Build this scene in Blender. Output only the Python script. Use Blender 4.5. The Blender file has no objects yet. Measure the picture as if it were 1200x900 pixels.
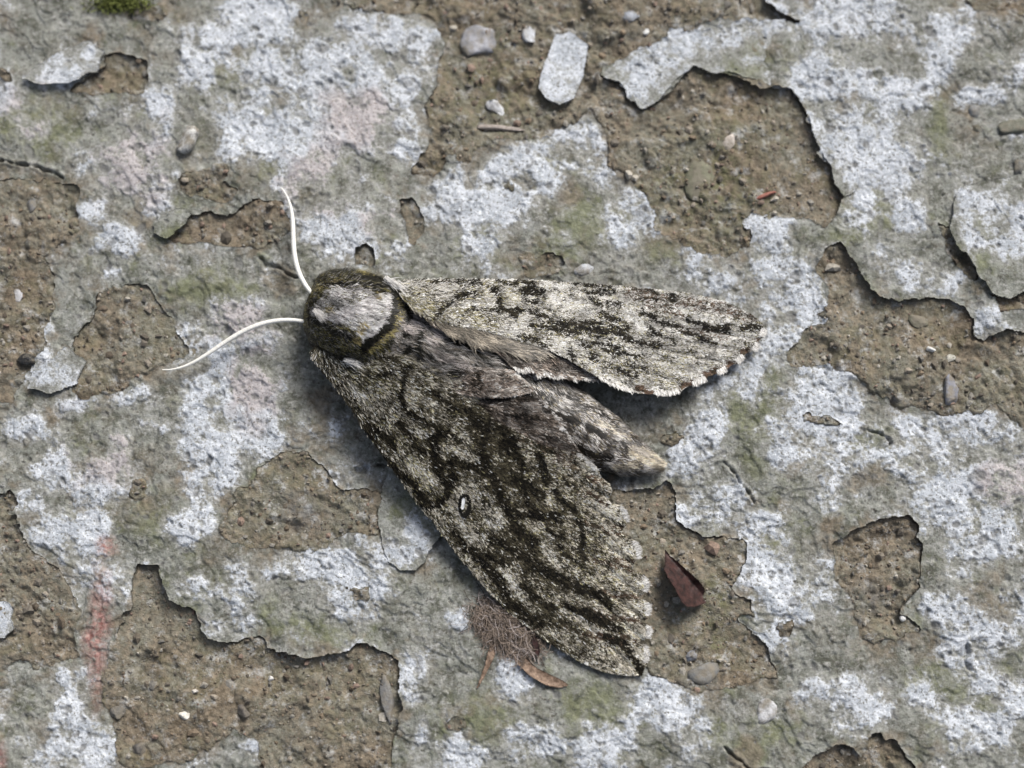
import bpy, math
import numpy as np
rng = np.random.default_rng(11)
scene = bpy.context.scene
U = 0.00013                      # one photo pixel on the ground = 0.13 mm

# ------------------------------------------------------------------ camera
TILT = math.radians(11.0)
LENS = 50.0
FPX = LENS / 36.0 * 1200.0
DIST = FPX * U
cam_d = bpy.data.cameras.new('camera'); cam = bpy.data.objects.new('camera', cam_d)
scene.collection.objects.link(cam)
cam_d.lens = LENS; cam_d.sensor_width = 36.0
cam_d.clip_start = 0.005; cam_d.clip_end = 20.0
CP = np.array([0.0, -math.sin(TILT) * DIST, math.cos(TILT) * DIST])
cam.location = CP; cam.rotation_euler = (TILT, 0, 0)
cam_d.dof.use_dof = True
cam_d.dof.focus_distance = DIST - 0.0040
cam_d.dof.aperture_fstop = 8.5
scene.camera = cam

# ------------------------------------------------------------------ light
SUN_EL = math.radians(44.0)
SUN_AZ = (0.50, 0.86)            # direction towards the light, in world x, y
world = bpy.data.worlds.new('World'); scene.world = world; world.use_nodes = True
wn = world.node_tree.nodes; wl = world.node_tree.links
sky = wn.new('ShaderNodeTexSky'); sky.sky_type = 'NISHITA'; sky.sun_disc = False
sky.sun_elevation = SUN_EL
sky.sun_rotation = math.atan2(SUN_AZ[0], SUN_AZ[1])
sky.air_density = 1.0; sky.dust_density = 4.0; sky.ozone_density = 1.0
hs_ = wn.new('ShaderNodeHueSaturation'); hs_.inputs['Saturation'].default_value = 0.62   # thin overcast
wl.new(sky.outputs[0], hs_.inputs['Color']); wl.new(hs_.outputs[0], wn['Background'].inputs[0])
wn['Background'].inputs[1].default_value = 0.046
sun_d = bpy.data.lights.new('sun', 'SUN'); sun = bpy.data.objects.new('sun', sun_d)
scene.collection.objects.link(sun)
sun_d.energy = 1.5; sun_d.angle = math.radians(24.0); sun_d.color = (1.0, 0.985, 0.955)
from mathutils import Vector
sv = Vector((SUN_AZ[0], SUN_AZ[1], math.tan(SUN_EL) * math.hypot(*SUN_AZ)))
sun.rotation_euler = sv.to_track_quat('Z', 'Y').to_euler()
sun.location = (0.2, 0.3, 0.4)
scene.view_settings.view_transform = 'Standard'
scene.view_settings.look = 'None'
scene.view_settings.gamma = 1.0
scene.view_settings.use_curve_mapping = False
scene.view_settings.exposure = 1.34

# ------------------------------------------------------------------ helpers
CT, ST = math.cos(TILT), math.sin(TILT)
def W(x, y, h):
    """photo pixel x, y at height h (in pixels) -> world point on that plane"""
    x = np.asarray(x, float); y = np.asarray(y, float); h = np.asarray(h, float)
    a = (x - 600) / FPX; b = -(y - 450) / FPX
    dx, dy, dz = a, b * CT + ST, b * ST - CT
    t = (h * U - CP[2]) / dz
    return np.stack([CP[0] + dx * t, CP[1] + dy * t, h * U + 0 * t], -1)

def sstep(a, b, v):
    t = np.clip((v - a) / (b - a), 0, 1); return t * t * (3 - 2 * t)

_lat = {}
def vnoise(x, y, seed):
    if seed not in _lat: _lat[seed] = np.random.default_rng(seed).uniform(-1, 1, (256, 256)).astype(np.float32)
    L = _lat[seed]
    xi = np.floor(x).astype(np.int32); yi = np.floor(y).astype(np.int32)
    fx = (x - xi).astype(np.float32); fy = (y - yi).astype(np.float32)
    fx = fx * fx * (3 - 2 * fx); fy = fy * fy * (3 - 2 * fy)
    x0 = xi & 255; x1 = (xi + 1) & 255; y0 = yi & 255; y1 = (yi + 1) & 255
    return (L[y0, x0] * (1 - fx) + L[y0, x1] * fx) * (1 - fy) + (L[y1, x0] * (1 - fx) + L[y1, x1] * fx) * fy

def fbm(x, y, scale, octs, seed, gain=0.5):
    o = 0; a = 1.0; n = 0; c, s = math.cos(0.6), math.sin(0.6)
    x = x / scale; y = y / scale
    for i in range(octs):
        o = o + a * vnoise(x + 17.3 * i, y - 9.1 * i, seed + i); n += a; a *= gain
        x, y = (x * c - y * s) * 2.03, (x * s + y * c) * 2.03
    return o / n * 1.5

def seg_dist(x, y, pts):
    d = np.full(np.shape(x), 1e9)
    for (x0, y0), (x1, y1) in zip(pts[:-1], pts[1:]):
        vx, vy = x1 - x0, y1 - y0
        t = np.clip(((x - x0) * vx + (y - y0) * vy) / (vx * vx + vy * vy + 1e-9), 0, 1)
        d = np.minimum(d, np.hypot(x - x0 - t * vx, y - y0 - t * vy))
    return d

def sdf(poly, x, y):
    """signed distance, positive inside"""
    d = seg_dist(x, y, list(poly) + [poly[0]])
    ins = np.zeros(np.shape(x), bool)
    for (x0, y0), (x1, y1) in zip(poly, list(poly[1:]) + [poly[0]]):
        if y0 == y1: continue
        ins ^= ((y0 > y) != (y1 > y)) & (x < (x1 - x0) * (y - y0) / (y1 - y0) + x0)
    return np.where(ins, d, -d)

def tps(ctrl):
    c = np.array(ctrl, float); P = c[:, :2] / 100; n = len(P)
    def k(r2): return np.where(r2 > 1e-12, r2 * np.log(r2 + 1e-12), 0)
    K = k(((P[:, None] - P[None]) ** 2).sum(-1)) + np.eye(n) * 0.02
    A = np.zeros((n + 3, n + 3)); A[:n, :n] = K; A[:n, n] = 1; A[:n, n + 1:] = P; A[n, :n] = 1; A[n + 1:, :n] = P.T
    s = np.linalg.solve(A, np.r_[c[:, 2], 0, 0, 0])
    def f(x, y):
        x = np.asarray(x, float) / 100; y = np.asarray(y, float) / 100
        o = s[n] + s[n + 1] * x + s[n + 2] * y
        for i in range(n): o = o + s[i] * k((x - P[i, 0]) ** 2 + (y - P[i, 1]) ** 2)
        return o
    return f

def mesh(name, verts, faces, mat, parent=None, attrs=None, smooth=True):
    """faces: list of int arrays (n,3) / (n,4)"""
    me = bpy.data.meshes.new(name)
    verts = np.ascontiguousarray(verts, np.float32)
    if not isinstance(faces, (list, tuple)): faces = [faces]
    faces = [np.asarray(f, np.int32) for f in faces if len(f)]
    loops = np.concatenate([f.ravel() for f in faces])
    tot = np.concatenate([np.full(len(f), f.shape[1], np.int32) for f in faces])
    st = np.r_[0, np.cumsum(tot)[:-1]].astype(np.int32)
    me.vertices.add(len(verts)); me.vertices.foreach_set('co', verts.ravel())
    me.loops.add(len(loops)); me.loops.foreach_set('vertex_index', loops)
    me.polygons.add(len(tot)); me.polygons.foreach_set('loop_start', st); me.polygons.foreach_set('loop_total', tot)
    me.polygons.foreach_set('use_smooth', np.full(len(tot), smooth))
    me.update(calc_edges=True)
    for k, v in (attrs or {}).items():
        a = me.attributes.new(k, 'FLOAT_COLOR', 'POINT')
        v = np.asarray(v, np.float32)
        if v.shape[1] == 3: v = np.c_[v, np.ones(len(v), np.float32)]
        a.data.foreach_set('color', np.ascontiguousarray(v, np.float32).ravel())
    me.materials.append(mat)
    ob = bpy.data.objects.new(name, me); scene.collection.objects.link(ob)
    if parent: ob.parent = parent
    return ob

def tag(o, label=None, cat=None, group=None, kind=None):
    if label: o['label'] = label
    if cat: o['category'] = cat
    if group: o['group'] = group
    if kind: o['kind'] = kind
    return o

def empty(name, at):
    o = bpy.data.objects.new(name, None); o.empty_display_size = 0.004
    scene.collection.objects.link(o); o.location = at; return o

def reparent(ch, root):
    ch.parent = root; ch.matrix_parent_inverse = root.matrix_world.inverted() if False else __import__('mathutils').Matrix.Translation(-Vector(root.location))
    return ch

def sheet_mesh(X, Y, D, step, snap=True):
    """grid X, Y (2-D) with inside-field D -> kept quads, snapped verts, boundary edges"""
    keep = (D > -0.9 * step)
    q = keep[:-1, :-1] & keep[1:, :-1] & keep[:-1, 1:] & keep[1:, 1:]
    q &= (D[:-1, :-1] + D[1:, :-1] + D[:-1, 1:] + D[1:, 1:]) > 0
    ny, nx = X.shape
    idx = np.arange(ny * nx).reshape(ny, nx)
    gy, gx = np.gradient(D); gx = gx / step; gy = gy / step
    g2 = gx * gx + gy * gy + 0.05
    mv = np.where(D < 0, -D / g2, 0)
    dx = np.clip(mv * gx, -step, step); dy = np.clip(mv * gy, -step, step)
    Xs, Ys = X + dx, Y + dy
    quads = np.stack([idx[:-1, :-1], idx[1:, :-1], idx[1:, 1:], idx[:-1, 1:]], -1)[q]
    used = np.zeros(ny * nx, bool); used[quads.ravel()] = True
    remap = np.cumsum(used) - 1
    qp = np.pad(q, 1)
    e = []
    c = qp[1:-1, 1:-1]
    for (sl, a, b) in ((qp[:-2, 1:-1], idx[:-1, :-1], idx[:-1, 1:]), (qp[2:, 1:-1], idx[1:, 1:], idx[1:, :-1]),
                       (qp[1:-1, :-2], idx[1:, :-1], idx[:-1, :-1]), (qp[1:-1, 2:], idx[:-1, 1:], idx[1:, 1:])):
        m = c & ~sl
        e.append(np.stack([a[m], b[m]], -1))
    e = np.concatenate(e)
    return Xs.ravel()[used], Ys.ravel()[used], np.flatnonzero(used), remap[quads], remap[e]

def plate(name, poly, hfun, step, thick, mat, parent=None, rough=0.0, seed=5, attrs=None, smooth=True):
    p = np.array(poly, float)
    x = np.arange(p[:, 0].min() - 3 * step, p[:, 0].max() + 3 * step, step)
    y = np.arange(p[:, 1].min() - 3 * step, p[:, 1].max() + 3 * step, step)
    X, Y = np.meshgrid(x, y)
    D = sdf(poly, X, Y)
    if rough: D = D + rough * fbm(X, Y, 14, 3, seed) 
    xs, ys, _, q, e = sheet_mesh(X, Y, D, step)
    h = hfun(xs, ys)
    top = W(xs, ys, h); n = len(top)
    bot = top.copy(); bot[:, 2] -= thick * U
    side = np.stack([e[:, 1], e[:, 0], e[:, 0] + n, e[:, 1] + n], -1)
    at = {k: np.tile(f(xs, ys), (2, 1)) for k, f in (attrs or {}).items()}
    return mesh(name, np.r_[top, bot], [q, q[:, ::-1] + n, side], mat, parent, at, smooth)

# ---- materials
def new_mat(name):
    m = bpy.data.materials.new(name); m.use_nodes = True
    nt = m.node_tree; b = nt.nodes['Principled BSDF']
    return m, nt, b
def N(nt, t, **kw):
    n = nt.nodes.new(t)
    for k, v in kw.items():
        if k in ('blend_type', 'data_type', 'operation', 'attribute_name', 'noise_dimensions', 'feature', 'distance', 'clamp'): setattr(n, k, v)
    return n
def noise(nt, px, detail=4, rough=0.55, w=None):
    tc = nt.nodes.get('TC') or nt.nodes.new('ShaderNodeTexCoord'); tc.name = 'TC'
    n = nt.nodes.new('ShaderNodeTexNoise'); n.inputs['Scale'].default_value = 1 / (px * U)
    n.inputs['Detail'].default_value = detail; n.inputs['Roughness'].default_value = rough
    mp = nt.nodes.new('ShaderNodeMapping'); mp.inputs['Location'].default_value = ((w or 0) * 0.37, (w or 0) * 0.21, (w or 0) * 0.11)
    nt.links.new(tc.outputs['Object'], mp.inputs[0]); nt.links.new(mp.outputs[0], n.inputs['Vector'])
    return n.outputs['Fac']
def ramp(nt, fac, a, b, ca=(0, 0, 0, 1), cb=(1, 1, 1, 1)):
    r = nt.nodes.new('ShaderNodeValToRGB'); nt.links.new(fac, r.inputs[0])
    r.color_ramp.elements[0].position = a; r.color_ramp.elements[1].position = b
    r.color_ramp.elements[0].color = ca; r.color_ramp.elements[1].color = cb
    return r.outputs[0]
def mix(nt, fac, a, b, mode='MIX'):
    m = nt.nodes.new('ShaderNodeMix'); m.data_type = 'RGBA'; m.blend_type = mode
    for i, v in ((0, fac), (6, a), (7, b)):
        if hasattr(v, 'is_linked') or hasattr(v, 'links'): nt.links.new(v, m.inputs[i])
        elif isinstance(v, (int, float)) and i == 0: m.inputs[0].default_value = v
        else: m.inputs[i].default_value = (*v[:3], 1)
    return m.outputs[2]
def math_n(nt, op, a, b, clamp=True):
    m = nt.nodes.new('ShaderNodeMath'); m.operation = op; m.use_clamp = clamp
    for i, v in ((0, a), (1, b)):
        if hasattr(v, 'links'): nt.links.new(v, m.inputs[i])
        else: m.inputs[i].default_value = v
    return m.outputs[0]
def bump(nt, bsdf, h, dist_px, strength=1.0):
    b = nt.nodes.new('ShaderNodeBump'); b.inputs['Distance'].default_value = dist_px * U; b.inputs['Strength'].default_value = strength
    nt.links.new(h, b.inputs['Height']); nt.links.new(b.outputs[0], bsdf.inputs['Normal'])
def attr(nt, name):
    a = nt.nodes.new('ShaderNodeAttribute'); a.attribute_name = name
    s = nt.nodes.new('ShaderNodeSeparateColor'); nt.links.new(a.outputs['Color'], s.inputs[0])
    return a.outputs['Color'], s.outputs[0], s.outputs[1], s.outputs[2]

def make_crust():
    m, nt, b = new_mat('weathered_crust')
    _, wht, grn, pnk = attr(nt, 'ma'); _, red, pit, sil = attr(nt, 'mb')
    base = mix(nt, ramp(nt, noise(nt, 26, 8, 0.74), 0.40, 0.60), (0.080, 0.082, 0.062), (0.275, 0.280, 0.25))
    base = mix(nt, ramp(nt, noise(nt, 6, 4, 0.6, 1), 0.52, 0.70), base, (0.36, 0.355, 0.33))
    base = mix(nt, ramp(nt, noise(nt, 4.5, 4, 0.6, 2), 0.53, 0.68), base, (0.075, 0.07, 0.056))
    green = mix(nt, ramp(nt, noise(nt, 9, 4, 0.6, 3), 0.35, 0.65), (0.075, 0.082, 0.038), (0.205, 0.215, 0.12))
    base = mix(nt, grn, base, green)
    soil = mix(nt, ramp(nt, noise(nt, 8, 5, 0.6, 4), 0.35, 0.65), (0.085, 0.068, 0.045), (0.24, 0.198, 0.145))
    base = mix(nt, sil, base, soil)
    white = mix(nt, ramp(nt, noise(nt, 22, 5, 0.6, 5), 0.38, 0.62), (0.37, 0.395, 0.43), (0.57, 0.592, 0.63))
    white = mix(nt, ramp(nt, noise(nt, 5, 4, 0.65, 6), 0.50, 0.66), white, (0.68, 0.705, 0.74))
    white = mix(nt, ramp(nt, noise(nt, 3.2, 3, 0.6, 7), 0.55, 0.66), white, (0.17, 0.168, 0.15))
    pink = mix(nt, 0.75, white, (0.60, 0.48, 0.43), 'MULTIPLY'); pink = mix(nt, 0.35, pink, (0.42, 0.32, 0.28))
    white = mix(nt, pnk, white, pink)
    v = math_n(nt, 'ADD', wht, math_n(nt, 'MULTIPLY', noise(nt, 4.5, 5, 0.75, 13), 0.72), False)
    v = math_n(nt, 'ADD', v, math_n(nt, 'MULTIPLY', noise(nt, 15, 5, 0.65, 14), 0.44), False)
    v = math_n(nt, 'SUBTRACT', v, 0.58)
    wash = math_n(nt, 'MULTIPLY', ramp(nt, v, 0.18, 0.50), 0.75)
    base = mix(nt, wash, base, mix(nt, ramp(nt, noise(nt, 3.5, 4, 0.6, 15), 0.4, 0.62), (0.42, 0.42, 0.405), (0.19, 0.185, 0.16)))
    full = math_n(nt, 'MULTIPLY', ramp(nt, v, 0.44, 0.60), ramp(nt, noise(nt, 2.6, 3, 0.6, 16), 0.58, 0.70, (1, 1, 1, 1), (0.15, 0.15, 0.15, 1)))
    c = mix(nt, full, base, white)
    c = mix(nt, pit, c, mix(nt, noise(nt, 7, 2, 0.5, 8), (0.06, 0.056, 0.05), (0.26, 0.26, 0.25)))
    redc = mix(nt, ramp(nt, noise(nt, 6, 4, 0.6, 9), 0.4, 0.6), (0.20, 0.085, 0.072), (0.40, 0.24, 0.21))
    c = mix(nt, math_n(nt, 'MULTIPLY', red, ramp(nt, noise(nt, 7, 6, 0.75, 10), 0.36, 0.56)), c, redc)
    nt.links.new(c, b.inputs['Base Color'])
    b.inputs['Roughness'].default_value = 0.72; b.inputs['Specular IOR Level'].default_value = 0.35
    hgt = math_n(nt, 'ADD', noise(nt, 2.6, 4, 0.7, 11), math_n(nt, 'MULTIPLY', noise(nt, 9, 3, 0.6, 12), 0.6))
    bump(nt, b, hgt, 1.9, 0.9)
    return m
def make_soil():
    m, nt, b = new_mat('crumbly_mortar')
    _, gry, mos, pal = attr(nt, 'ma')
    c = mix(nt, ramp(nt, noise(nt, 34, 8, 0.72), 0.38, 0.62), (0.064, 0.050, 0.032), (0.205, 0.162, 0.112))
    c = mix(nt, ramp(nt, noise(nt, 90, 3, 0.5, 21), 0.40, 0.62), c, (0.155, 0.145, 0.112))
    c = mix(nt, ramp(nt, noise(nt, 7, 5, 0.65, 1), 0.40, 0.66), c, (0.265, 0.215, 0.155))
    c = mix(nt, ramp(nt, noise(nt, 5, 4, 0.65, 2), 0.58, 0.72), c, (0.075, 0.062, 0.045))
    c = mix(nt, ramp(nt, noise(nt, 2.5, 3, 0.6, 3), 0.66, 0.74), c, (0.48, 0.44, 0.38))
    c = mix(nt, math_n(nt, 'MULTIPLY', gry, ramp(nt, noise(nt, 10, 4, 0.6, 4), 0.3, 0.55)), c, mix(nt, noise(nt, 5, 3, 0.6, 6), (0.10, 0.10, 0.095), (0.24, 0.235, 0.22)))
    c = mix(nt, math_n(nt, 'MULTIPLY', mos, ramp(nt, noise(nt, 12, 5, 0.6, 5), 0.40, 0.6)), c, (0.155, 0.148, 0.08))
    c = mix(nt, math_n(nt, 'MULTIPLY', pal, ramp(nt, noise(nt, 6, 5, 0.65, 7), 0.45, 0.6)), c, (0.58, 0.58, 0.58))
    c = mix(nt, math_n(nt, 'MULTIPLY', ramp(nt, noise(nt, 48, 7, 0.72, 31), 0.46, 0.59), 0.65), c, mix(nt, ramp(nt, noise(nt, 6, 4, 0.65, 32), .4, .6), (0.10, 0.098, 0.068), (0.27, 0.262, 0.215)))
    c = mix(nt, math_n(nt, 'MULTIPLY', ramp(nt, noise(nt, 20, 8, 0.78, 33), 0.535, 0.65), 0.75), c, (0.46, 0.46, 0.45))
    nt.links.new(c, b.inputs['Base Color'])
    b.inputs['Roughness'].default_value = 0.85; b.inputs['Specular IOR Level'].default_value = 0.3
    hgt = math_n(nt, 'ADD', noise(nt, 3.0, 4, 0.7, 8), math_n(nt, 'MULTIPLY', noise(nt, 10, 4, 0.65, 9), 0.8))
    bump(nt, b, hgt, 3.4, 1.0)
    return m
def make_hair(name, rough=0.6, spec=0.12):
    m, nt, b = new_mat(name)
    col, *_ = attr(nt, 'Col')
    c = mix(nt, ramp(nt, noise(nt, 3, 2, 0.5), 0.35, 0.65), mix(nt, 1.0, col, (0.78, 0.76, 0.73), 'MULTIPLY'), col)
    nt.links.new(c, b.inputs['Base Color'])
    b.inputs['Roughness'].default_value = rough; b.inputs['Specular IOR Level'].default_value = spec
    return m
def make_plain(name, a, b2, px=8, rough=0.7, bpx=1.0, spec=0.3, contrast=(0.35, 0.65), dust=0.0):
    m, nt, b = new_mat(name)
    c = mix(nt, ramp(nt, noise(nt, px, 5, 0.6), *contrast), a, b2)
    c = mix(nt, ramp(nt, noise(nt, px * 0.35, 4, 0.6, 3), 0.55, 0.75), c, tuple(v * 0.55 for v in a))
    if dust: c = mix(nt, math_n(nt, 'MULTIPLY', ramp(nt, noise(nt, 14, 5, 0.65, 9), 0.42, 0.62), dust), c, (0.20, 0.175, 0.135))
    nt.links.new(c, b.inputs['Base Color']); b.inputs['Roughness'].default_value = rough
    b.inputs['Specular IOR Level'].default_value = spec
    bump(nt, b, noise(nt, px * 0.5, 4, 0.65, 5), bpx, 0.8)
    return m
MC = make_crust(); MS = make_soil()

# ------------------------------------------------------------------ ground maps (1 px raster)
X0, Y0, NX, NY = -100, -100, 1400, 1100
GX, GY = np.meshgrid(np.arange(NX, dtype=np.float32) + X0, np.arange(NY, dtype=np.float32) + Y0)
# hollows where the hard skin has broken away: (polygon, depth)
HOLLOWS = [
 ([(122,64),(160,62),(178,66),(178,95),(172,112),(150,110),(110,112),(85,108),(78,100),(100,95),(118,80)], 9),
 ([(-100,212),(30,212),(70,208),(103,214),(104,226),(92,262),(80,285),(52,300),(60,325),(62,365),(52,402),(32,440),(12,470),(-100,490)], 10),
 ([(192,268),(215,257),(226,248),(246,251),(268,253),(300,236),(335,236),(338,262),(330,285),(300,290),(270,290),(230,288),(205,284)], 8),
 ([(236,192),(266,190),(275,200),(262,213),(285,222),(262,238),(225,232),(205,212),(215,198)], 7),
 ([(145,18),(165,6),(195,8),(203,20),(185,30),(150,28)], 6),
 ([(-4,75),(8,80),(16,100),(6,99),(-8,90)], 8),
 ([(395,-100),(890,-100),(898,5),(915,20),(932,29),(880,27),(840,29),(800,41),(760,60),(735,71),(712,80),(706,90),(725,98),(738,116),(752,127),(775,118),(790,98),(800,86),(815,80),(828,88),(850,88),(870,92),(895,102),(925,108),(935,122),(948,138),(955,160),(960,180),(975,190),(977,212),(988,232),(975,260),(965,270),(945,262),(915,262),(895,262),(880,258),(872,268),(880,290),(850,302),(820,298),(795,288),(775,275),(757,232),(740,215),(716,200),(712,175),(705,150),(690,130),(670,145),(645,165),(620,172),(590,165),(560,178),(550,195),(530,190),(505,210),(485,205),(490,180),(500,150),(498,120),(510,95),(512,50),(505,22),(480,14),(440,12),(410,15),(388,5)], 15),
 ([(985,285),(1005,310),(1015,325),(1030,345),(1040,352),(1060,350),(1085,355),(1110,350),(1130,352),(1140,370),(1142,397),(1152,402),(1180,385),(1300,380),(1300,520),(1200,510),(1165,480),(1150,485),(1110,490),(1075,475),(1060,480),(1020,462),(1008,440),(975,430),(930,430),(925,415),(945,395),(960,375),(970,350),(965,330),(950,315),(965,295)], 15),
 ([(970,640),(985,630),(1005,620),(1030,612),(1050,605),(1065,603),(1078,615),(1081,640),(1077,665),(1078,685),(1065,705),(1060,720),(1075,735),(1078,742),(1055,750),(1040,758),(1010,745),(995,720),(990,690),(975,665)], 13),
 ([(945,905),(955,890),(968,880),(990,876),(1000,880),(1010,890),(1020,862),(1030,858),(1050,868),(1065,885),(1075,900),(1085,1000),(940,1000)], 16),
 ([(715,570),(760,572),(785,566),(794,580),(798,612),(812,630),(845,627),(872,627),(878,655),(866,675),(862,690),(880,702),(882,722),(868,725),(885,745),(905,770),(915,795),(880,805),(850,808),(820,812),(785,802),(758,798),(740,760),(720,650)], 12),
 ([(160,665),(185,662),(193,685),(198,705),(230,712),(237,735),(248,752),(268,753),(285,749),(305,753),(325,765),(350,768),(385,768),(410,766),(418,754),(432,758),(455,768),(468,772),(466,800),(468,840),(460,880),(460,1000),(300,1000),(312,900),(300,872),(270,866),(245,880),(215,895),(150,905),(128,880),(125,840),(115,800),(130,750),(152,700)], 13),
 ([(-100,585),(0,588),(20,605),(32,640),(68,668),(85,695),(95,718),(92,745),(100,772),(60,792),(20,775),(0,790),(-100,800)], 9),
 ([(125,335),(145,328),(160,330),(175,335),(190,355),(205,375),(215,400),(225,415),(218,425),(195,435),(170,445),(150,458),(125,462),(95,470),(78,460),(78,425),(82,400),(95,385),(105,370),(115,350)], 11),
 ([(270,590),(290,565),(300,545),(330,530),(360,532),(385,545),(400,572),(440,577),(460,590),(462,610),(440,625),(410,630),(375,648),(340,654),(300,648),(270,638),(258,620)], 8),
 ([(145,580),(150,554),(172,552),(178,570),(170,588),(150,590)], 4),
 ([(470,236),(485,231),(500,255),(498,275),(490,292),(475,290),(472,260)], 10),
 ([(578,216),(600,209),(609,226),(590,229)], 5),
 ([(-20,580),(15,572),(25,588),(12,605),(-20,605)], 8),
 ([(930,496),(940,488),(960,490),(975,483),(990,490),(992,504),(960,503),(935,504)], 5),
 ([(610,305),(625,295),(650,295),(662,305),(655,322),(630,330),(615,325)], 6),
 ([(418,292),(430,287),(440,295),(440,312),(418,312)], 7),
 ([(905,722),(920,728),(930,720),(936,732),(930,748),(915,745),(907,735)], 5),
 ([(1125,2),(1150,-6),(1200,-20),(1300,-20),(1300,25),(1210,28),(1185,20),(1160,14),(1140,16)], 9),
 ([(1155,344),(1180,350),(1300,340),(1300,364),(1175,362)], 11),
 ([(1100,262),(1112,268),(1120,284),(1137,298),(1152,322),(1146,334),(1124,312),(1108,296)], 12),
 ([(405,690),(432,688),(436,703),(414,708)], 4), ([(770,505),(792,500),(800,512),(786,522),(772,518)], 5),
 ([(868,340),(884,342),(886,352),(872,360),(864,352)], 5),
]
for _ in range(16):              # little chips off the crust, at random
    cx, cy = rng.uniform(-80, 1280), rng.uniform(-80, 980); r = rng.uniform(4, 11); a0 = rng.uniform(0, 6.28)
    HOLLOWS.append(([(cx + r * rng.uniform(.6, 1.5) * math.cos(a0 + k * .9), cy + r * rng.uniform(.5, 1.1) * math.sin(a0 + k * .9)) for k in range(7)], rng.uniform(3, 5)))
DH = np.full((NY, NX), -60, np.float32); DEP = np.zeros((NY, NX), np.float32)
wx = 7 * fbm(GX, GY, 34, 3, 101); wy = 7 * fbm(GX, GY, 34, 3, 131)
for poly, dep in HOLLOWS:
    p = np.array(poly)
    x0, x1 = int(max(p[:, 0].min() - 60, X0)) - X0, int(min(p[:, 0].max() + 60, X0 + NX)) - X0
    y0, y1 = int(max(p[:, 1].min() - 60, Y0)) - Y0, int(min(p[:, 1].max() + 60, Y0 + NY)) - Y0
    sl = (slice(y0, y1), slice(x0, x1)); small = min(1.0, np.ptp(p[:, 0]) / 60)
    d = sdf(poly, GX[sl] + wx[sl] * small * .7, GY[sl] + wy[sl] * small * .7).astype(np.float32)
    up = d > DH[sl]
    DEP[sl] = np.where(up, np.maximum(dep * (0.45 + 0.55 * sstep(0, 22, d)), 0), DEP[sl])
    DH[sl] = np.maximum(DH[sl], d)
DH = DH + 4.6 * fbm(GX, GY, 24, 5, 151, .66)
HARD = [([(708,90),(738,115),(752,127),(775,118),(800,86),(850,90),(925,108),(950,150),(975,195),(988,235)],1),([(985,285),(1015,325),(1040,352),(1085,355),(1130,352),(1142,397)],1),([(1005,620),(1065,603),(1081,640),(1078,690)],.9),
 ([(945,905),(968,880),(1000,880)],1),([(1030,858),(1065,885),(1080,910)],1),([(185,662),(198,705),(230,712),(237,735),(248,752),(285,749),(325,765),(410,766),(432,758),(468,772),(466,850)],1),([(1155,344),(1290,340)],1),([(1103,265),(1150,325)],1),
 ([(60,325),(62,365),(52,402)],.5),([(95,385),(115,350),(145,328),(175,335)],.6),([(225,248),(268,253)],.9),([(85,106),(118,80),(122,64),(178,66)],.8),([(785,566),(794,580),(798,612)],.9),([(866,675),(882,722),(905,770)],.5),([(20,605),(32,640),(85,695)],.5),
 ([(300,545),(360,532)],.35),([(470,236),(485,231),(500,255)],.8),([(930,30),(898,5)],.9),([(1125,2),(1200,-20)],.6),([(20,212),(70,208)],.4),([(430,288),(440,300)],.7),([(-10,80),(10,95)],.8),([(650,165),(690,130)],.3)]
HRD = np.zeros((NY, NX), np.float32)
for c, w in HARD:
    p = np.array(c); sl = (slice(max(int(p[:, 1].min()) - 110 - Y0, 0), int(p[:, 1].max()) + 110 - Y0), slice(max(int(p[:, 0].min()) - 110 - X0, 0), int(p[:, 0].max()) + 110 - X0))
    HRD[sl] = np.maximum(HRD[sl], w * sstep(75, 12, seg_dist(GX[sl], GY[sl], c)))
HRD = np.maximum(HRD, .5 * sstep(.2, .6, fbm(GX, GY, 60, 2, 171)))
DH = DH + (1 - HRD) * (9.0 * fbm(GX, GY, 34, 7, 181, .74) - 3.5)
DEP = DEP * (0.05 + 0.55 * HRD)

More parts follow.
